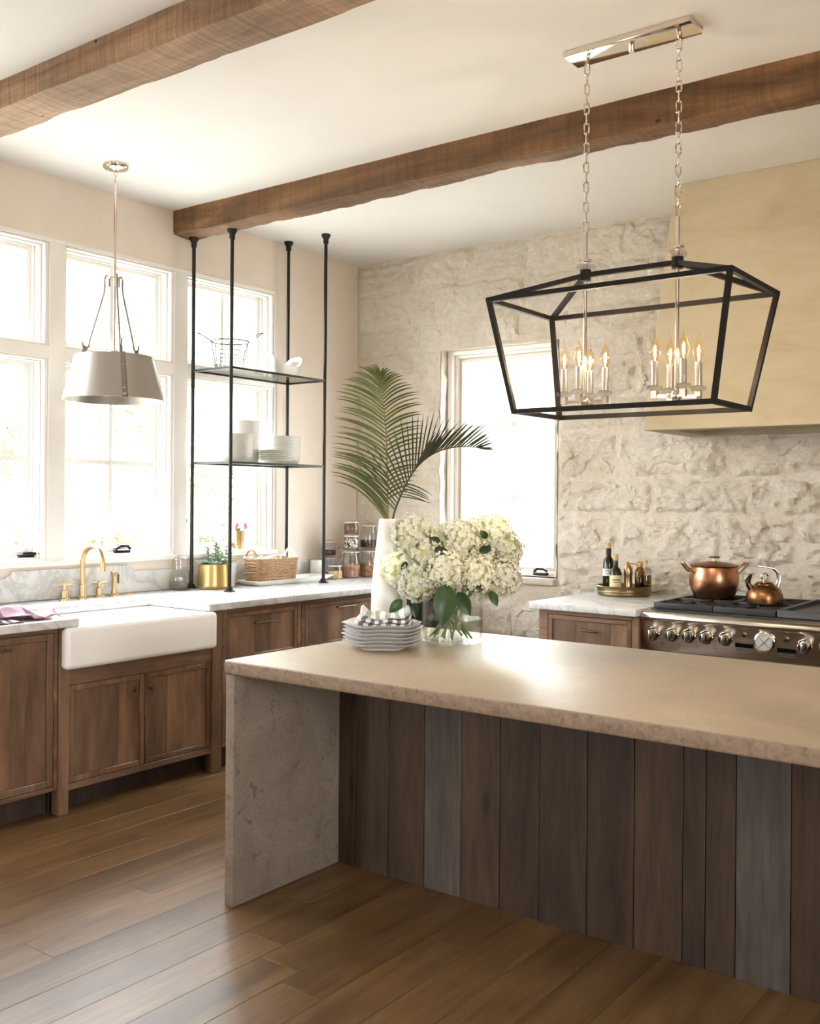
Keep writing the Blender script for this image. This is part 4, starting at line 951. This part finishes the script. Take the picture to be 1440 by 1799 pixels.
# ------------------------------------------------------------------ things on the hanging shelf
def bowl_proto(name, label, group, r, h, loc, mat='stoneware', plate=False):
    e = thing(name, label, 'plate' if plate else 'bowl', loc, group); x, y, z = loc
    if plate: pr = [(0.0, 0.0), (r*0.55, 0.0), (r*0.6, 0.003), (r*0.9, h*0.55), (r, h*0.8), (r, h), (r*0.97, h), (r*0.88, h*0.75), (r*0.58, 0.007), (0.0, 0.006)]
    else: pr = [(0.0, 0.0), (r*0.55, 0.0), (r*0.62, 0.003), (r*0.86, h*0.22), (r*0.97, h*0.6), (r, h*0.9), (r, h), (r*0.975, h), (r*0.945, h*0.75), (r*0.82, h*0.34), (r*0.6, 0.009), (0.0, 0.007)]
    obj('dish', G().lathe(pr, 40, (x, y, z)), mat, e)
    obj('rim', G().tube([(x+(r-0.0012)*math.cos(2*PI*k/40), y+(r-0.0012)*math.sin(2*PI*k/40), z+h-0.0012) for k in range(40)], 0.003, 6, closed=True), mat, e)
    return e
def stack(n, sp_, loc, proto):
    rs_ = random.Random(int(loc[0]*1000))
    base = proto['label']
    for i in range(1, n): dup(proto, (loc[0]+rs_.uniform(-0.0015, 0.0015), loc[1]+rs_.uniform(-0.0015, 0.0015), loc[2]+sp_*i), base.replace(' in the', ', topmost in the', 1) if i == n-1 else None)
    proto['label'] = base.replace(' in the', ', bottom one in the', 1)
ZS2, ZS1 = 1.7405, 2.3275
l = (-4.735, 4.468, ZS2); stack(10, 0.0148, l, bowl_proto('stoneware_bowl', 'white stoneware bowl in the front stack beside the shelf post', 'bowls in the stack by the post', 0.118, 0.044, l))
l = (-4.862, 4.69, ZS2); stack(16, 0.0158, l, bowl_proto('stoneware_bowl', 'white stoneware bowl in the tallest stack near the window', 'bowls in the tallest stack', 0.09, 0.044, l))
l = (-4.824, 4.998, ZS2); stack(10, 0.0165, l, bowl_proto('stoneware_bowl', 'white stoneware bowl in the stack behind the low plates', 'bowls behind the low plates', 0.122, 0.044, l))
l = (-4.693, 4.793, ZS2); stack(6, 0.0125, l, bowl_proto('side_plate', 'white stoneware side plate in the low stack on the lower glass shelf', 'side plates on the lower shelf', 0.104, 0.026, l, 'stoneware', True))
# wire basket
cx, cy_, cz = -4.79, 4.475, ZS1
e = thing('wire_basket', 'thin dark wire egg basket with two splayed handles on the top glass shelf', 'basket', (cx, cy_, cz))
def ringpts(r, z, n=36): return [(cx+r*math.cos(2*PI*k/n), cy_+r*math.sin(2*PI*k/n), z) for k in range(n)]
for r_, z_, t_ in ((0.088, cz+0.003, 0.003), (0.098, cz+0.07, 0.002), (0.107, cz+0.12, 0.002), (0.122, cz+0.185, 0.0036)): obj('hoop', G().tube(ringpts(r_, z_), t_, 5, closed=True), 'bronze', e)
for k in range(18):
    a = 2*PI*k/18; b = a+0.12*(1 if k % 2 else -1)
    obj('wire', G().tube([(cx+0.088*math.cos(a), cy_+0.088*math.sin(a), cz+0.003), (cx+0.1*math.cos(a), cy_+0.1*math.sin(a), cz+0.09), (cx+0.122*math.cos(b), cy_+0.122*math.sin(b), cz+0.185)], 0.0021, 5), 'bronze', e)
for q in (-3, -1, 1, 3): obj('wire', G().cyl((cx-0.08, cy_+0.02*q, cz+0.003), (cx+0.08, cy_+0.02*q, cz+0.003), 0.0014, n=5), 'bronze', e)
for sgn in (-1, 1):
    d_ = Vector((0.80, 0.60, 0))*sgn; sd = Vector((-0.6, 0.8, 0)); b_ = Vector((cx, cy_, cz+0.185))
    obj('handle', G().tube([b_+d_*0.11+sd*0.03, b_+d_*0.19+sd*0.025+Vector((0,0,.05)), b_+d_*0.215+Vector((0,0,.058)), b_+d_*0.19-sd*0.025+Vector((0,0,.05)), b_+d_*0.11-sd*0.03], 0.0024, 6), 'bronze', e)
# ceramic boat basket
cx, cy_, cz = -4.79, 4.945, ZS1
NU, NV = 168, 34; V = []; F = []
def boat(u, v):
    t = 2*PI*u; c, s = math.cos(t), math.sin(t); p = 0.45
    rx, ry = 0.085, 0.135; f_ = 0.80+0.20*v+0.10*v*v*abs(s)
    H = 0.075+0.075*abs(s)**2.2
    X = rx*f_*math.copysign(abs(c)**p, c); Y = ry*f_*math.copysign(abs(s)**p, s)
    return Vector((cx+X, cy_+Y, cz+0.004+H*v)), X, Y, H*v
pts = [boat(i/NU, j/NV) for j in range(NV+1) for i in range(NU)]
V = [p[0] for p in pts]
for j in range(NV):
    for i in range(NU):
        a = j*NU+i; b = j*NU+(i+1) % NU; q = (a, b, b+NU, a+NU)
        X = sum(pts[k][1] for k in q)/4; Y = sum(pts[k][2] for k in q)/4; Z = sum(pts[k][3] for k in q)/4
        if abs(Y) > 0.11 and (X/0.04)**2+((Z-0.105)/0.02)**2 < 1: continue
        F.append(q)
F.append(tuple(range(NU-1, -1, -1)))
g = G().add(V, F); o = obj('ceramic_bread_boat', g, 'white_ceramic', smooth=50, solid=0.007)
tag(o, 'white ceramic bread basket with dipped sides and cut-out handles', 'basket')

# ------------------------------------------------------------------ things on the island
ZI = IZ
# dinner plates
def wavy(r, z, a): k = r/0.162; return (r*(1+0.012*k*math.sin(a*7+1)), z+0.0035*k*k*math.sin(a*5))
dp = (-2.525, 3.205, ZI+0.0012)
e = thing('dinner_plate', 'white dinner plate with a grey wavy rim in the island stack', 'plate', dp, 'dinner plates on the island')
r = 0.160
obj('dish', G().lathe([(0.0, 0.004), (0.085, 0.004), (0.088, 0.0), (0.094, 0.0), (0.098, 0.006), (0.125, 0.013), (r, 0.026), (r, 0.031), (0.128, 0.019), (0.095, 0.012), (0.0, 0.011)], 64, dp, wavy), 'white_ceramic', e)
obj('rim', G().tube([(dp[0]+wavy(r, 0, t*2*PI/64)[0]*math.cos(t*2*PI/64), dp[1]+wavy(r, 0, t*2*PI/64)[0]*math.sin(t*2*PI/64), dp[2]+wavy(r, 0.0285, t*2*PI/64)[1]) for t in range(64)], 0.0026, 6, closed=True), 'rim_grey', e)
for i in range(1, 6): dup(e, (dp[0]+0.003*math.sin(i*2.1), dp[1]+0.003*math.cos(i*1.7), dp[2]+0.0148*i), 'white dinner plate with a grey wavy rim, right under the napkins' if i == 5 else None, i*0.02)
e['label'] = 'white dinner plate with a visible foot, resting on the concrete island top'
zp = dp[2]+0.0148*5+0.013
def napkin(cx, cy, z0, L, W, ang, sag, lift, tw=0.0):
    c, s = math.cos(ang), math.sin(ang)
    def f(u, v):
        a = (u-0.5)*L; b = (v-0.5)*W
        z = z0 + lift*abs(2*u-1)**3*(0.6+0.4*v) + 0.004*math.sin(u*13+v*3) + tw*(u-0.5)*(v-0.5)
        return (cx+a*c-b*s, cy+a*s+b*c, z)
    return f
AN = 0.60
for i, (m_, lb) in enumerate((('napkin_check', 'grey checked napkin folded at the bottom of the pile'), ('napkin_check', 'grey checked napkin folded in the middle of the pile'), ('napkin_green', 'white and sage striped napkin with curled corners topping the plates'))):
    f_ = napkin(dp[0]+0.004*i, dp[1]+0.006, zp+0.003+0.0165*i, 0.225-0.012*i, 0.15, AN+0.06*(i-1), 0, (0.006, 0.012, 0.034)[i])
    tag(cloth('folded_napkin', f_, 36, 14, m_, thick=0.0125, uvs=(1, 1)), lb, 'napkin', 'napkins on the island plates')
# white vase with palm
vx, vy = -2.672, 3.432
e = thing('white_vase', 'tall slender matte white vase holding palm fronds', 'vase', (vx, vy, ZI))
obj('body', G().lathe([(0.0, 0.001), (0.062, 0.001), (0.068, 0.006), (0.074, 0.06), (0.077, 0.13), (0.076, 0.19), (0.070, 0.28), (0.061, 0.37), (0.052, 0.44), (0.0455, 0.495), (0.044, 0.514), (0.042, 0.517), (0.039, 0.514), (0.045, 0.44), (0.06, 0.30), (0.065, 0.15), (0.05, 0.02), (0.0, 0.015)], 48, (vx, vy, ZI)), 'matte_white', e)
RT = Vector((0.801, 0.598, 0)); TC = Vector((0.598, -0.801, 0)); UPV = Vector((0, 0, 1)); MP = 0.00246
mouth = Vector((vx, vy, ZI+0.517))
def pxp(x, y, c=0.0): return mouth + RT*((x-675)*MP) + UPV*((910-y)*MP) + TC*c
def interp(tab, s):
    for (a, va), (b, vb) in zip(tab[:-1], tab[1:]):
        if s <= b: t = (s-a)/(b-a) if b > a else 0; return tuple(p+(q-p)*t for p, q in zip(va, vb))
    return tab[-1][1]
def spline(pts, s):
    n = len(pts)-1; x = min(max(s*n, 0), n-1e-6); i = int(x); t = x-i
    p0, p1, p2, p3 = pts[max(i-1, 0)], pts[i], pts[i+1], pts[min(i+2, n)]
    return 0.5*((2*p1)+(p2-p0)*t+(2*p0-5*p1+4*p2-p3)*t*t+(3*p1-p0-3*p2+p3)*t**3)
def leaflet(parent, start, vec, depth, w, mat, bend=0.55):
    tip = start + RT*(vec[0]*MP) + UPV*(-vec[1]*MP) + TC*depth
    ctl = start + RT*(vec[0]*MP*0.45) + UPV*(-vec[1]*MP*(0.45+bend)) + TC*(depth*0.3)
    V = []; F = []; n = 7
    for i in range(n+1):
        t = i/n; p = start*(1-t)**2 + ctl*2*t*(1-t) + tip*t*t
        d = ((ctl-start)*(1-t) + (tip-ctl)*t).normalized(); sd = d.cross(TC+UPV*0.12).normalized(); nr = sd.cross(d)
        ww = w*(0.25+0.75*math.sin(PI*min(1, 0.2+t*0.62)))*(1-t**3)**0.7*0.5 + 1e-4
        V += [p-sd*ww+nr*ww*0.35, p, p+sd*ww+nr*ww*0.35]
    for i in range(n): a = 3*i; F += [(a, a+1, a+4, a+3), (a+1, a+2, a+5, a+4)]
    return obj('leaflet', G().add(V, F), mat, parent, smooth=70)
def frond(label, rach, mat, rmat, rows, seed):
    rf = random.Random(seed); P_ = [pxp(*q) for q in rach]
    e = thing('palm_frond', label, 'palm frond', P_[0], None)
    N_ = 48; pts = [spline(P_, i/N_) for i in range(N_+1)]
    obj('midrib', G().tube(pts, [0.0045*(1-0.8*i/N_)+0.0006 for i in range(N_+1)], 7), rmat, e)
    for n_, s0, s1, tab, dep, w, bend in rows:
        for i in range(n_):
            s = s0+(s1-s0)*i/(n_-1); v = interp(tab, s); j = rf.uniform(0.93, 1.06)
            leaflet(e, spline(P_, s), (v[0]*j, v[1]*j+rf.uniform(-3, 3)), dep*rf.uniform(0.3, 1.4), w*rf.uniform(0.8, 1.15), mat, bend)
    return e
frond('broad green palm frond rising straight up from the white vase', [(673, 940, 0.0), (672, 905, 0.0), (671, 850, -0.01), (669, 790, -0.02), (666, 735, -0.01), (661, 690, 0.01), (658, 660, 0.035)], 'palm_leaf', 'palm_rib',
      [(40, 0.12, 0.985, [(0.0, (-98, -78)), (0.15, (-98, -74)), (0.25, (-98, -58)), (0.4, (-94, -38)), (0.55, (-90, -36)), (0.70, (-84, -36)), (0.80, (-66, -32)), (0.88, (-44, -27)), (0.95, (-24, -21)), (1.0, (-6, -15))], 0.05, 0.0098, 0.5),
       (34, 0.26, 0.985, [(0.0, (40, -20)), (0.25, (44, -16)), (0.4, (60, -18)), (0.6, (68, -24)), (0.72, (64, -26)), (0.82, (44, -24)), (0.9, (28, -20)), (0.96, (14, -17)), (1.0, (4, -14))], 0.05, 0.0095, 0.55)], 3)
frond('dark arching palm frond leaning out over the hydrangeas', [(679, 940, 0.01), (682, 905, 0.02), (692, 876, 0.035), (706, 845, 0.05), (724, 818, 0.06), (750, 797, 0.065), (782, 786, 0.065), (812, 784, 0.06), (834, 787, 0.06)], 'palm_leaf_dark', 'palm_rib_dark',
      [(19, 0.17, 0.62, [(0.17, (-86, -84)), (0.25, (-74, -88)), (0.33, (-42, -96)), (0.40, (-14, -104)), (0.48, (8, -98)), (0.55, (20, -84)), (0.62, (30, -66))], 0.05, 0.0072, 0.05),
       (24, 0.46, 1.0, [(0.44, (30, -62)), (0.55, (40, -58)), (0.7, (46, -48)), (0.82, (42, -34)), (0.92, (32, -16)), (1.0, (22, 2))], 0.03, 0.0085, 0.02),
       (6, 0.27, 0.36, [(0.27, (54, 14)), (0.36, (44, 22))], -0.03, 0.006, -0.3)], 9)
# glass vase with hydrangeas
hx0, hy0 = -2.408, 3.532; VR, VH = 0.128, 0.222
e = thing('glass_vase', 'clear glass cylinder vase half full of water', 'vase', (hx0, hy0, ZI))
obj('body', G().lathe_open([(0.0005, 0.001), (VR-0.004, 0.001), (VR, 0.005), (VR, VH), (VR-0.004, VH), (VR-0.004, 0.014), (0.0005, 0.014)], 56, (hx0, hy0, ZI)), 'vase_glass', e)
obj('water', G().lathe([(0.0, 0.0145), (VR-0.0045, 0.0145), (VR-0.0045, 0.1), (0.0, 0.1)], 48, (hx0, hy0, ZI)), 'water', e)
MH = 0.00241
def hp(x, y, c): return Vector((hx0, hy0, ZI)) + RT*((x-794)*MH) + UPV*((1127-y)*MH) + TC*c
heads = [(722, 939, 36, -0.02), (697, 998, 31, 0.0), (731, 1021, 34, 0.09), (745, 972, 27, 0.06), (781, 997, 33, 0.12), (806, 950, 37, 0.0), (834, 1006, 31, 0.09), (866, 932, 31, -0.03), (886, 966, 32, 0.0), (879, 1012, 33, 0.06), (846, 982, 27, 0.03), (832, 936, 26, -0.06), (770, 950, 26, -0.06), (762, 1000, 24, -0.05), (852, 1030, 24, 0.0)]
rh = random.Random(12)
HL = {0: 'large cream hydrangea bloom beside the neck of the white vase', 1: 'cream hydrangea bloom overlapping the body of the white vase', 2: 'cream hydrangea bloom hanging right above the folded napkins', 4: 'cream hydrangea bloom above the big drooping dark leaf', 5: 'large cream hydrangea bloom beneath the arching dark palm frond', 7: 'topmost cream hydrangea bloom in front of the stone wall window', 9: 'cream hydrangea bloom overhanging the vase rim towards the range'}
PET = [(0, 0), (0.42, 0.36), (0.85, 0.34), (1.02, 0), (0.85, -0.34), (0.42, -0.36)]
leaves_at = {2: [((705, 1050), (-0.8, -0.8), 0.075, 0.10), ((725, 1055), (0.2, -1), 0.06, 0.10)], 4: [((782, 1020), (-0.15, -1.0), 0.155, 0.16), ((800, 1035), (0.5, -0.8), 0.1, 0.13)], 3: [((760, 965), (1, 0.1), 0.06, 0.11)], 5: [((770, 952), (-0.9, 0.5), 0.055, 0.07)], 6: [((810, 1018), (1, -0.3), 0.09, 0.1)], 9: [((858, 1035), (0.5, -1), 0.06, 0.09)], 10: [((838, 968), (0.8, 0.5), 0.06, 0.08)], 7: [((852, 945), (-0.6, 0.9), 0.05, 0.04)], 1: [((712, 985), (-0.3, -1), 0.05, 0.07)]}
for i, (X, Y, R, c_) in enumerate(heads):
    P = hp(X, Y, c_); R_ = R*MH*1.0
    e = thing('hydrangea', HL.get(i, 'cream hydrangea bloom inside the bouquet in the glass vase'), 'flower', P, 'hydrangeas in the glass vase')
    V = []; F = []; n_ = int(290*(R/33)**2)
    for k in range(n_):
        zc_ = 1-2*(k+0.5)/n_; th = k*2.39996+rh.uniform(-0.15, 0.15); rr_ = math.sqrt(max(0, 1-zc_*zc_))
        nrm = (Vector((rr_*math.cos(th), rr_*math.sin(th), zc_))+Vector((rh.uniform(-.35, .35), rh.uniform(-.35, .35), rh.uniform(-.35, .35)))).normalized()
        lump = 1+0.20*noise.noise(Vector((i*7.1, 0, 0))+nrm*2.2)
        cpt = P + nrm*R_*lump*rh.uniform(0.78, 1.04); t1 = nrm.orthogonal().normalized(); t1.rotate(Matrix.Rotation(rh.uniform(0, 6.28), 3, nrm)); t2 = nrm.cross(t1)
        sz = rh.uniform(0.0095, 0.0135)
        for q in range(4):
            a = q*PI/2; d1 = t1*math.cos(a)+t2*math.sin(a); d2 = nrm.cross(d1); b0 = len(V)
            for u, v in PET: V.append(cpt + d1*(u*sz) + d2*(v*sz*1.25) + nrm*(sz*(0.5*u*u - 0.15*abs(v))))
            F += [(b0, b0+1, b0+2, b0+3), (b0, b0+3, b0+4, b0+5)]
    o = obj('flower_head', G().add(V, F), 'petal', e, smooth=60); o['kind'] = 'stuff'
    obj('flower_core', G().ball(P, R_*0.72, 16, 10), 'petal_core', e)
    off = P-Vector((hx0, hy0, 0)); top = Vector((hx0+max(-0.1, min(0.1, off.x*0.5)), hy0+max(-0.1, min(0.1, off.y*0.5)), ZI+VH+0.01))
    ob = Vector((-off.x, -off.y, 0)).normalized(); ob.rotate(Matrix.Rotation(rh.uniform(-1.25, 1.25), 3, 'Z')); bot = Vector((hx0, hy0, ZI+0.022)) + ob*rh.uniform(0.05, 0.105)
    obj('stem', G().tube([P, top*0.5+P*0.5+Vector((0, 0, -0.01)), top, (top+bot)/2, bot], 0.0042, 8), 'stem_green', e)
    for (lx, ly), d2, L_, cc in leaves_at.get(i, []):
        b_ = hp(lx, ly, cc); d_ = (RT*d2[0]+UPV*d2[1]+TC*0.25).normalized(); sd = d_.cross(TC).normalized(); up_ = sd.cross(d_); VV = []; FF = []; nl_ = 10
        for q in range(nl_+1):
            t = q/nl_; ww = L_*0.31*math.sin(PI*t**0.8)**0.8 if 0 < t < 1 else 0.001
            p = b_+d_*L_*t - UPV*(0.12*L_*t*t) + TC*(0.1*L_*math.sin(PI*t))
            for w_ in (-1, -0.5, 0, 0.5, 1): VV.append(p+sd*ww*w_+TC*(abs(w_)*ww*0.3+0.002*math.sin(q*3+w_*4)))
        for q in range(nl_):
            for w_ in range(4): a = q*5+w_; FF.append((a, a+1, a+6, a+5))
        obj('leaf', G().add(VV, FF), 'hydrangea_leaf', e, smooth=60)

# ------------------------------------------------------------------ things on the range side
tx, ty = -2.655, 5.765
e = thing('brass_tray', 'round aged brass tray holding oil bottles on the marble', 'tray', (tx, ty, ZK))
obj('dish', G().lathe([(0.0, 0.001), (0.158, 0.001), (0.162, 0.008), (0.160, 0.02), (0.164, 0.024), (0.161, 0.03), (0.165, 0.05), (0.168, 0.056), (0.164, 0.06), (0.156, 0.058), (0.154, 0.012), (0.0, 0.010)], 56, (tx, ty, ZK)), 'aged_brass', e)
zt0 = ZK+0.011
def bottle(name, label, cat, x, y, prof, mat, lab=None, caps=()):
    e = thing(name, label, cat, (x, y, zt0)); obj('body', G().lathe(prof, 26, (x, y, zt0)), mat, e)
    if lab:
        r_, z0_, z1_, m_, lines = lab
        L_ = obj('label', G().lathe_open([(r_, z0_), (r_, z1_)], 26, (x, y, zt0)), m_, e)
        for q0, q1, m2 in lines:
            def band(u, v, q0=q0, q1=q1): a = math.radians(-95+80*u); return (x+(r_+0.0006)*math.cos(a), y+(r_+0.0006)*math.sin(a), zt0+q0+(q1-q0)*v)
            obj('print', G().grid(8, 1, band), m2, L_)
    for nm, p_, m_ in caps: obj(nm, G().lathe(p_, 18, (x, y, zt0)), m_, e)
bottle('oil_bottle', 'tall dark green oil bottle with a pale label', 'bottle', -2.742, 5.73, [(0.0, 0), (0.033, 0), (0.035, 0.006), (0.035, 0.185), (0.030, 0.205), (0.0155, 0.225), (0.0145, 0.275), (0.0, 0.275)], 'bottle_dark', (0.0356, 0.105, 0.15, 'label_white', [(0.135, 0.139, 'ink'), (0.122, 0.126, 'ink'), (0.111, 0.1135, 'ink')]), [('cap', [(0.0, 0.275), (0.0165, 0.275), (0.0165, 0.302), (0.0, 0.304)], 'cork'), ('sleeve', [(0.016, 0.235), (0.0165, 0.274), (0.0, 0.2745)], 'black_iron')])
bottle('oil_bottle', 'shorter dark bottle with a large cream label', 'bottle', -2.672, 5.683, [(0.0, 0), (0.034, 0), (0.036, 0.006), (0.036, 0.125), (0.029, 0.15), (0.016, 0.165), (0.0145, 0.205), (0.0, 0.205)], 'bottle_dark', (0.0366, 0.012, 0.115, 'label_cream', [(0.085, 0.091, 'ink'), (0.072, 0.076, 'ink'), (0.03, 0.033, 'ink')]), [('cap', [(0.0, 0.205), (0.0155, 0.205), (0.0155, 0.24), (0.0, 0.242)], 'cork')])
bottle('pepper_mill', 'brass pepper mill with ring grooves and a top crank', 'mill', -2.625, 5.758, [(0.0, 0), (0.027, 0), (0.027, 0.03), (0.025, 0.034), (0.025, 0.11), (0.027, 0.114), (0.027, 0.15), (0.022, 0.162), (0.018, 0.172), (0.010, 0.178), (0.0, 0.18)], 'brass', None, [('knob', [(0.0, 0.18), (0.006, 0.18), (0.009, 0.19), (0.0, 0.198)], 'brass')])
obj('crank', G().tube([(-2.625, 5.758, zt0+0.184), (-2.585, 5.775, zt0+0.182), (-2.578, 5.778, zt0+0.168)], 0.004, 8), 'brass', [o for o in COL.objects if o.name.startswith('pepper_mill')][0])
bottle('vinegar_cruet', 'amber oil cruet with a brass pump top', 'cruet', -2.555, 5.775, [(0.0, 0), (0.029, 0), (0.031, 0.006), (0.031, 0.135), (0.022, 0.155), (0.012, 0.165), (0.0, 0.165)], 'oil_glass', None, [('pump_top', [(0.0, 0.165), (0.017, 0.165), (0.019, 0.172), (0.019, 0.192), (0.012, 0.198), (0.0, 0.2)], 'brass'), ('oil', [(0.0, 0.004), (0.028, 0.004), (0.028, 0.10), (0.0, 0.10)], 'oil_glass')])
bottle('glass_bottle', 'round-shouldered clear bottle half full beside the amber cruet', 'bottle', -2.555, 5.86, [(0.0, 0), (0.036, 0), (0.038, 0.006), (0.038, 0.12), (0.03, 0.15), (0.014, 0.165), (0.012, 0.185), (0.0, 0.185)], 'jar_glass', None, [('stopper', [(0.0, 0.185), (0.014, 0.185), (0.014, 0.205), (0.0, 0.205)], 'brass'), ('liquid', [(0.0, 0.004), (0.034, 0.004), (0.034, 0.11), (0.0, 0.11)], 'oil_glass')])
# copper pot
ox, oy, oz = -2.03, 5.60, 0.9685
e = thing('copper_stockpot', 'round copper stockpot with lid and brass handles on the burner', 'pot', (ox, oy, oz))
obj('body', G().lathe([(0.0, 0), (0.085, 0), (0.105, 0.006), (0.125, 0.04), (0.136, 0.085), (0.136, 0.125), (0.128, 0.165), (0.124, 0.178), (0.0, 0.178)], 56, (ox, oy, oz)), 'copper', e)
ld = obj('lid', G().lathe([(0.0, 0.179), (0.132, 0.179), (0.134, 0.184), (0.125, 0.19), (0.07, 0.203), (0.03, 0.208), (0.0, 0.209)], 56, (ox, oy, oz)), 'copper_aged', e)
g = G().cyl((ox, oy, oz+0.207), (ox, oy, oz+0.228), 0.008, 0.006, 10)
obj('knob', g, 'brass', ld)
for k in range(4):
    a = k*PI/2+0.5; obj('leaf_ornament', G().ball((ox+0.018*math.cos(a), oy+0.018*math.sin(a), oz+0.232), (0.016, 0.013, 0.006), 8, 6), 'brass', ld)
for sgn in (-1, 1):
    d_ = RT*sgn; sd = TC; b_ = Vector((ox, oy, oz+0.155))
    obj('handle', G().tube([b_+d_*0.128+sd*0.045-UPV*0.01, b_+d_*0.15+sd*0.045+UPV*0.01, b_+d_*0.178+sd*0.03+UPV*0.042, b_+d_*0.184+UPV*0.048, b_+d_*0.178-sd*0.03+UPV*0.042, b_+d_*0.15-sd*0.045+UPV*0.01, b_+d_*0.128-sd*0.045-UPV*0.01], 0.0062, 8), 'brass', e)
# kettle
ox, oy, oz = -1.70, 5.45, 0.9685
e = thing('copper_kettle', 'small aged copper whistling kettle with a curled steel handle', 'kettle', (ox, oy, oz))
obj('body', G().lathe([(0.0, 0), (0.082, 0), (0.092, 0.006), (0.095, 0.03), (0.093, 0.055), (0.082, 0.08), (0.062, 0.098), (0.05, 0.104), (0.05, 0.110), (0.0, 0.112)], 48, (ox, oy, oz)), 'copper_aged', e)
K = Vector((ox, oy, oz))
obj('spout', G().tube([K-RT*0.065+UPV*0.075, K-RT*0.085+UPV*0.1, K-RT*0.09+UPV*0.118], [0.018, 0.015, 0.013], 12), 'copper_aged', e)
obj('bird_whistle', G().tube([K-RT*0.092+UPV*0.112, K-RT*0.088+UPV*0.132, K-RT*0.078+UPV*0.146, K-RT*0.070+UPV*0.158], [0.016, 0.014, 0.010, 0.004], 10).tube([K-RT*0.086+UPV*0.13, K-RT*0.108+UPV*0.126], [0.009, 0.002], 8), 'bronze', e)
ld = obj('lid', G().lathe([(0.0, 0.111), (0.046, 0.111), (0.04, 0.118), (0.0, 0.124)], 30, (ox, oy, oz)), 'copper_aged', e)
obj('ring_pull', G().tube([K+UPV*0.146+RT*(0.017*math.cos(2*PI*k/18))+UPV*(0.02*math.sin(2*PI*k/18)) for k in range(18)], 0.0038, 8, closed=True).cyl(K+UPV*0.118, K+UPV*0.128, 0.006), 'nickel', ld)
for q in (-0.018, 0.018):
    S = TC*q
    obj('handle', G().tube([K+RT*0.062+UPV*0.088+S, K+RT*0.078+UPV*0.125+S, K+RT*0.072+UPV*0.168+S, K+RT*0.045+UPV*0.192+S*0.7, K+RT*0.0+UPV*0.2+S*0.4, K-RT*0.045+UPV*0.204+S*0.2], [0.006, 0.006, 0.006, 0.006, 0.0055, 0.005], 10), 'nickel', e)

# ------------------------------------------------------------------ the garden outside
g = G().box(-70, -5.27, -40, 60, -0.6, -0.5).box(-5.27, 40, 6.4, 60, -0.6, -0.5).box(-5.27, 40, -40, -2.85, -0.6, -0.5)
struct(obj('ground', g, 'gravel'))
def hill(u, v):
    a = math.radians(55+150*u); d = 17+75*v; x = -2+d*math.cos(a); y = 2+d*math.sin(a)
    return (x, y, -0.52 + 0.0042*(d-17)**2*(1+0.25*noise.noise(Vector((x*0.04, y*0.04, 0)))) + 1.2*v*noise.noise(Vector((x*0.1, y*0.1, 3))))
struct(obj('hillside', G().grid(70, 40, hill), 'hill_grass', smooth=180))
def shrub(label, x, y, h, r, mat, seed, trunk=0.0, cat='shrub', dens=900):
    rs_ = random.Random(seed); e = thing('garden_tree' if cat == 'tree' else 'garden_shrub', label, cat, (x, y, -0.5), 'garden plants outside the windows')
    blobs = [(x+rs_.uniform(-r, r)*0.55, y+rs_.uniform(-r, r)*0.55, -0.5+trunk+(h-trunk)*rs_.uniform(0.25, 0.85), r*rs_.uniform(0.35, 0.6)) for _ in range(9)]
    V = []; F = []
    for i in range(dens):
        bx_, by_, bz_, br = rs_.choice(blobs); d = Vector((rs_.gauss(0, 1), rs_.gauss(0, 1), rs_.gauss(0, 0.9))).normalized()
        p = Vector((bx_, by_, bz_))+d*br*rs_.uniform(0.6, 1.05); s = rs_.uniform(0.05, 0.11)*(0.7+0.25*r); a = Vector((rs_.gauss(0, 1), rs_.gauss(0, 1), rs_.gauss(0, 1))).normalized(); b = a.cross(d)
        b = b.normalized() if b.length > 1e-3 else a.orthogonal()
        n0 = len(V); V += [p-a*s, p+b*s*0.5, p+a*s, p-b*s*0.5]; F.append((n0, n0+1, n0+2, n0+3))
    o = obj('foliage', G().add(V, F), mat, e, smooth=180); o['kind'] = 'stuff'
    top = -0.5+max(trunk, h*0.35)
    obj('trunk', G().tube([(x, y, -0.5), (x+0.05, y, (top-0.5)/2), (x, y+0.04, top), (x+0.1, y, top+0.3*(h-trunk))], [0.05*r+0.03, 0.045*r+0.02, 0.035*r+0.02, 0.01], 8), 'bark', e)
for i, (x, y, h, r, m_, tr, ct, lb) in enumerate([
    (-10.5, 6.6, 2.1, 0.9, 'garden_leaf_warm', 0.2, 'shrub', 'yellowish shrub outside the window left of the sink'),
    (-12.5, 9.3, 1.9, 0.8, 'garden_leaf_warm', 0.2, 'shrub', 'low yellow-green shrub seen low behind the sink window'),
    (-10.2, 9.2, 2.9, 0.85, 'garden_leaf', 0.5, 'shrub', 'green bush seen through the window behind the shelf'),
    (-16.0, 9.6, 4.6, 2.0, 'garden_leaf', 1.4, 'tree', 'pale green tree beyond the window left of the pendant'),
    (-17.5, 13.6, 5.2, 2.2, 'garden_leaf', 1.6, 'tree', 'pale green tree standing beyond the pendant lamp window'),
    (-12.5, 14.6, 4.6, 1.7, 'garden_leaf', 1.2, 'tree', 'pale green tree beyond the wire basket window'),
    (-22.0, 15.0, 6.5, 3.0, 'garden_leaf', 1.8, 'tree', 'large far tree at the back of the garden')]):
    shrub(lb, x, y, h, r, m_, 40+i, tr, ct, 2600 if ct == 'tree' else 1500)
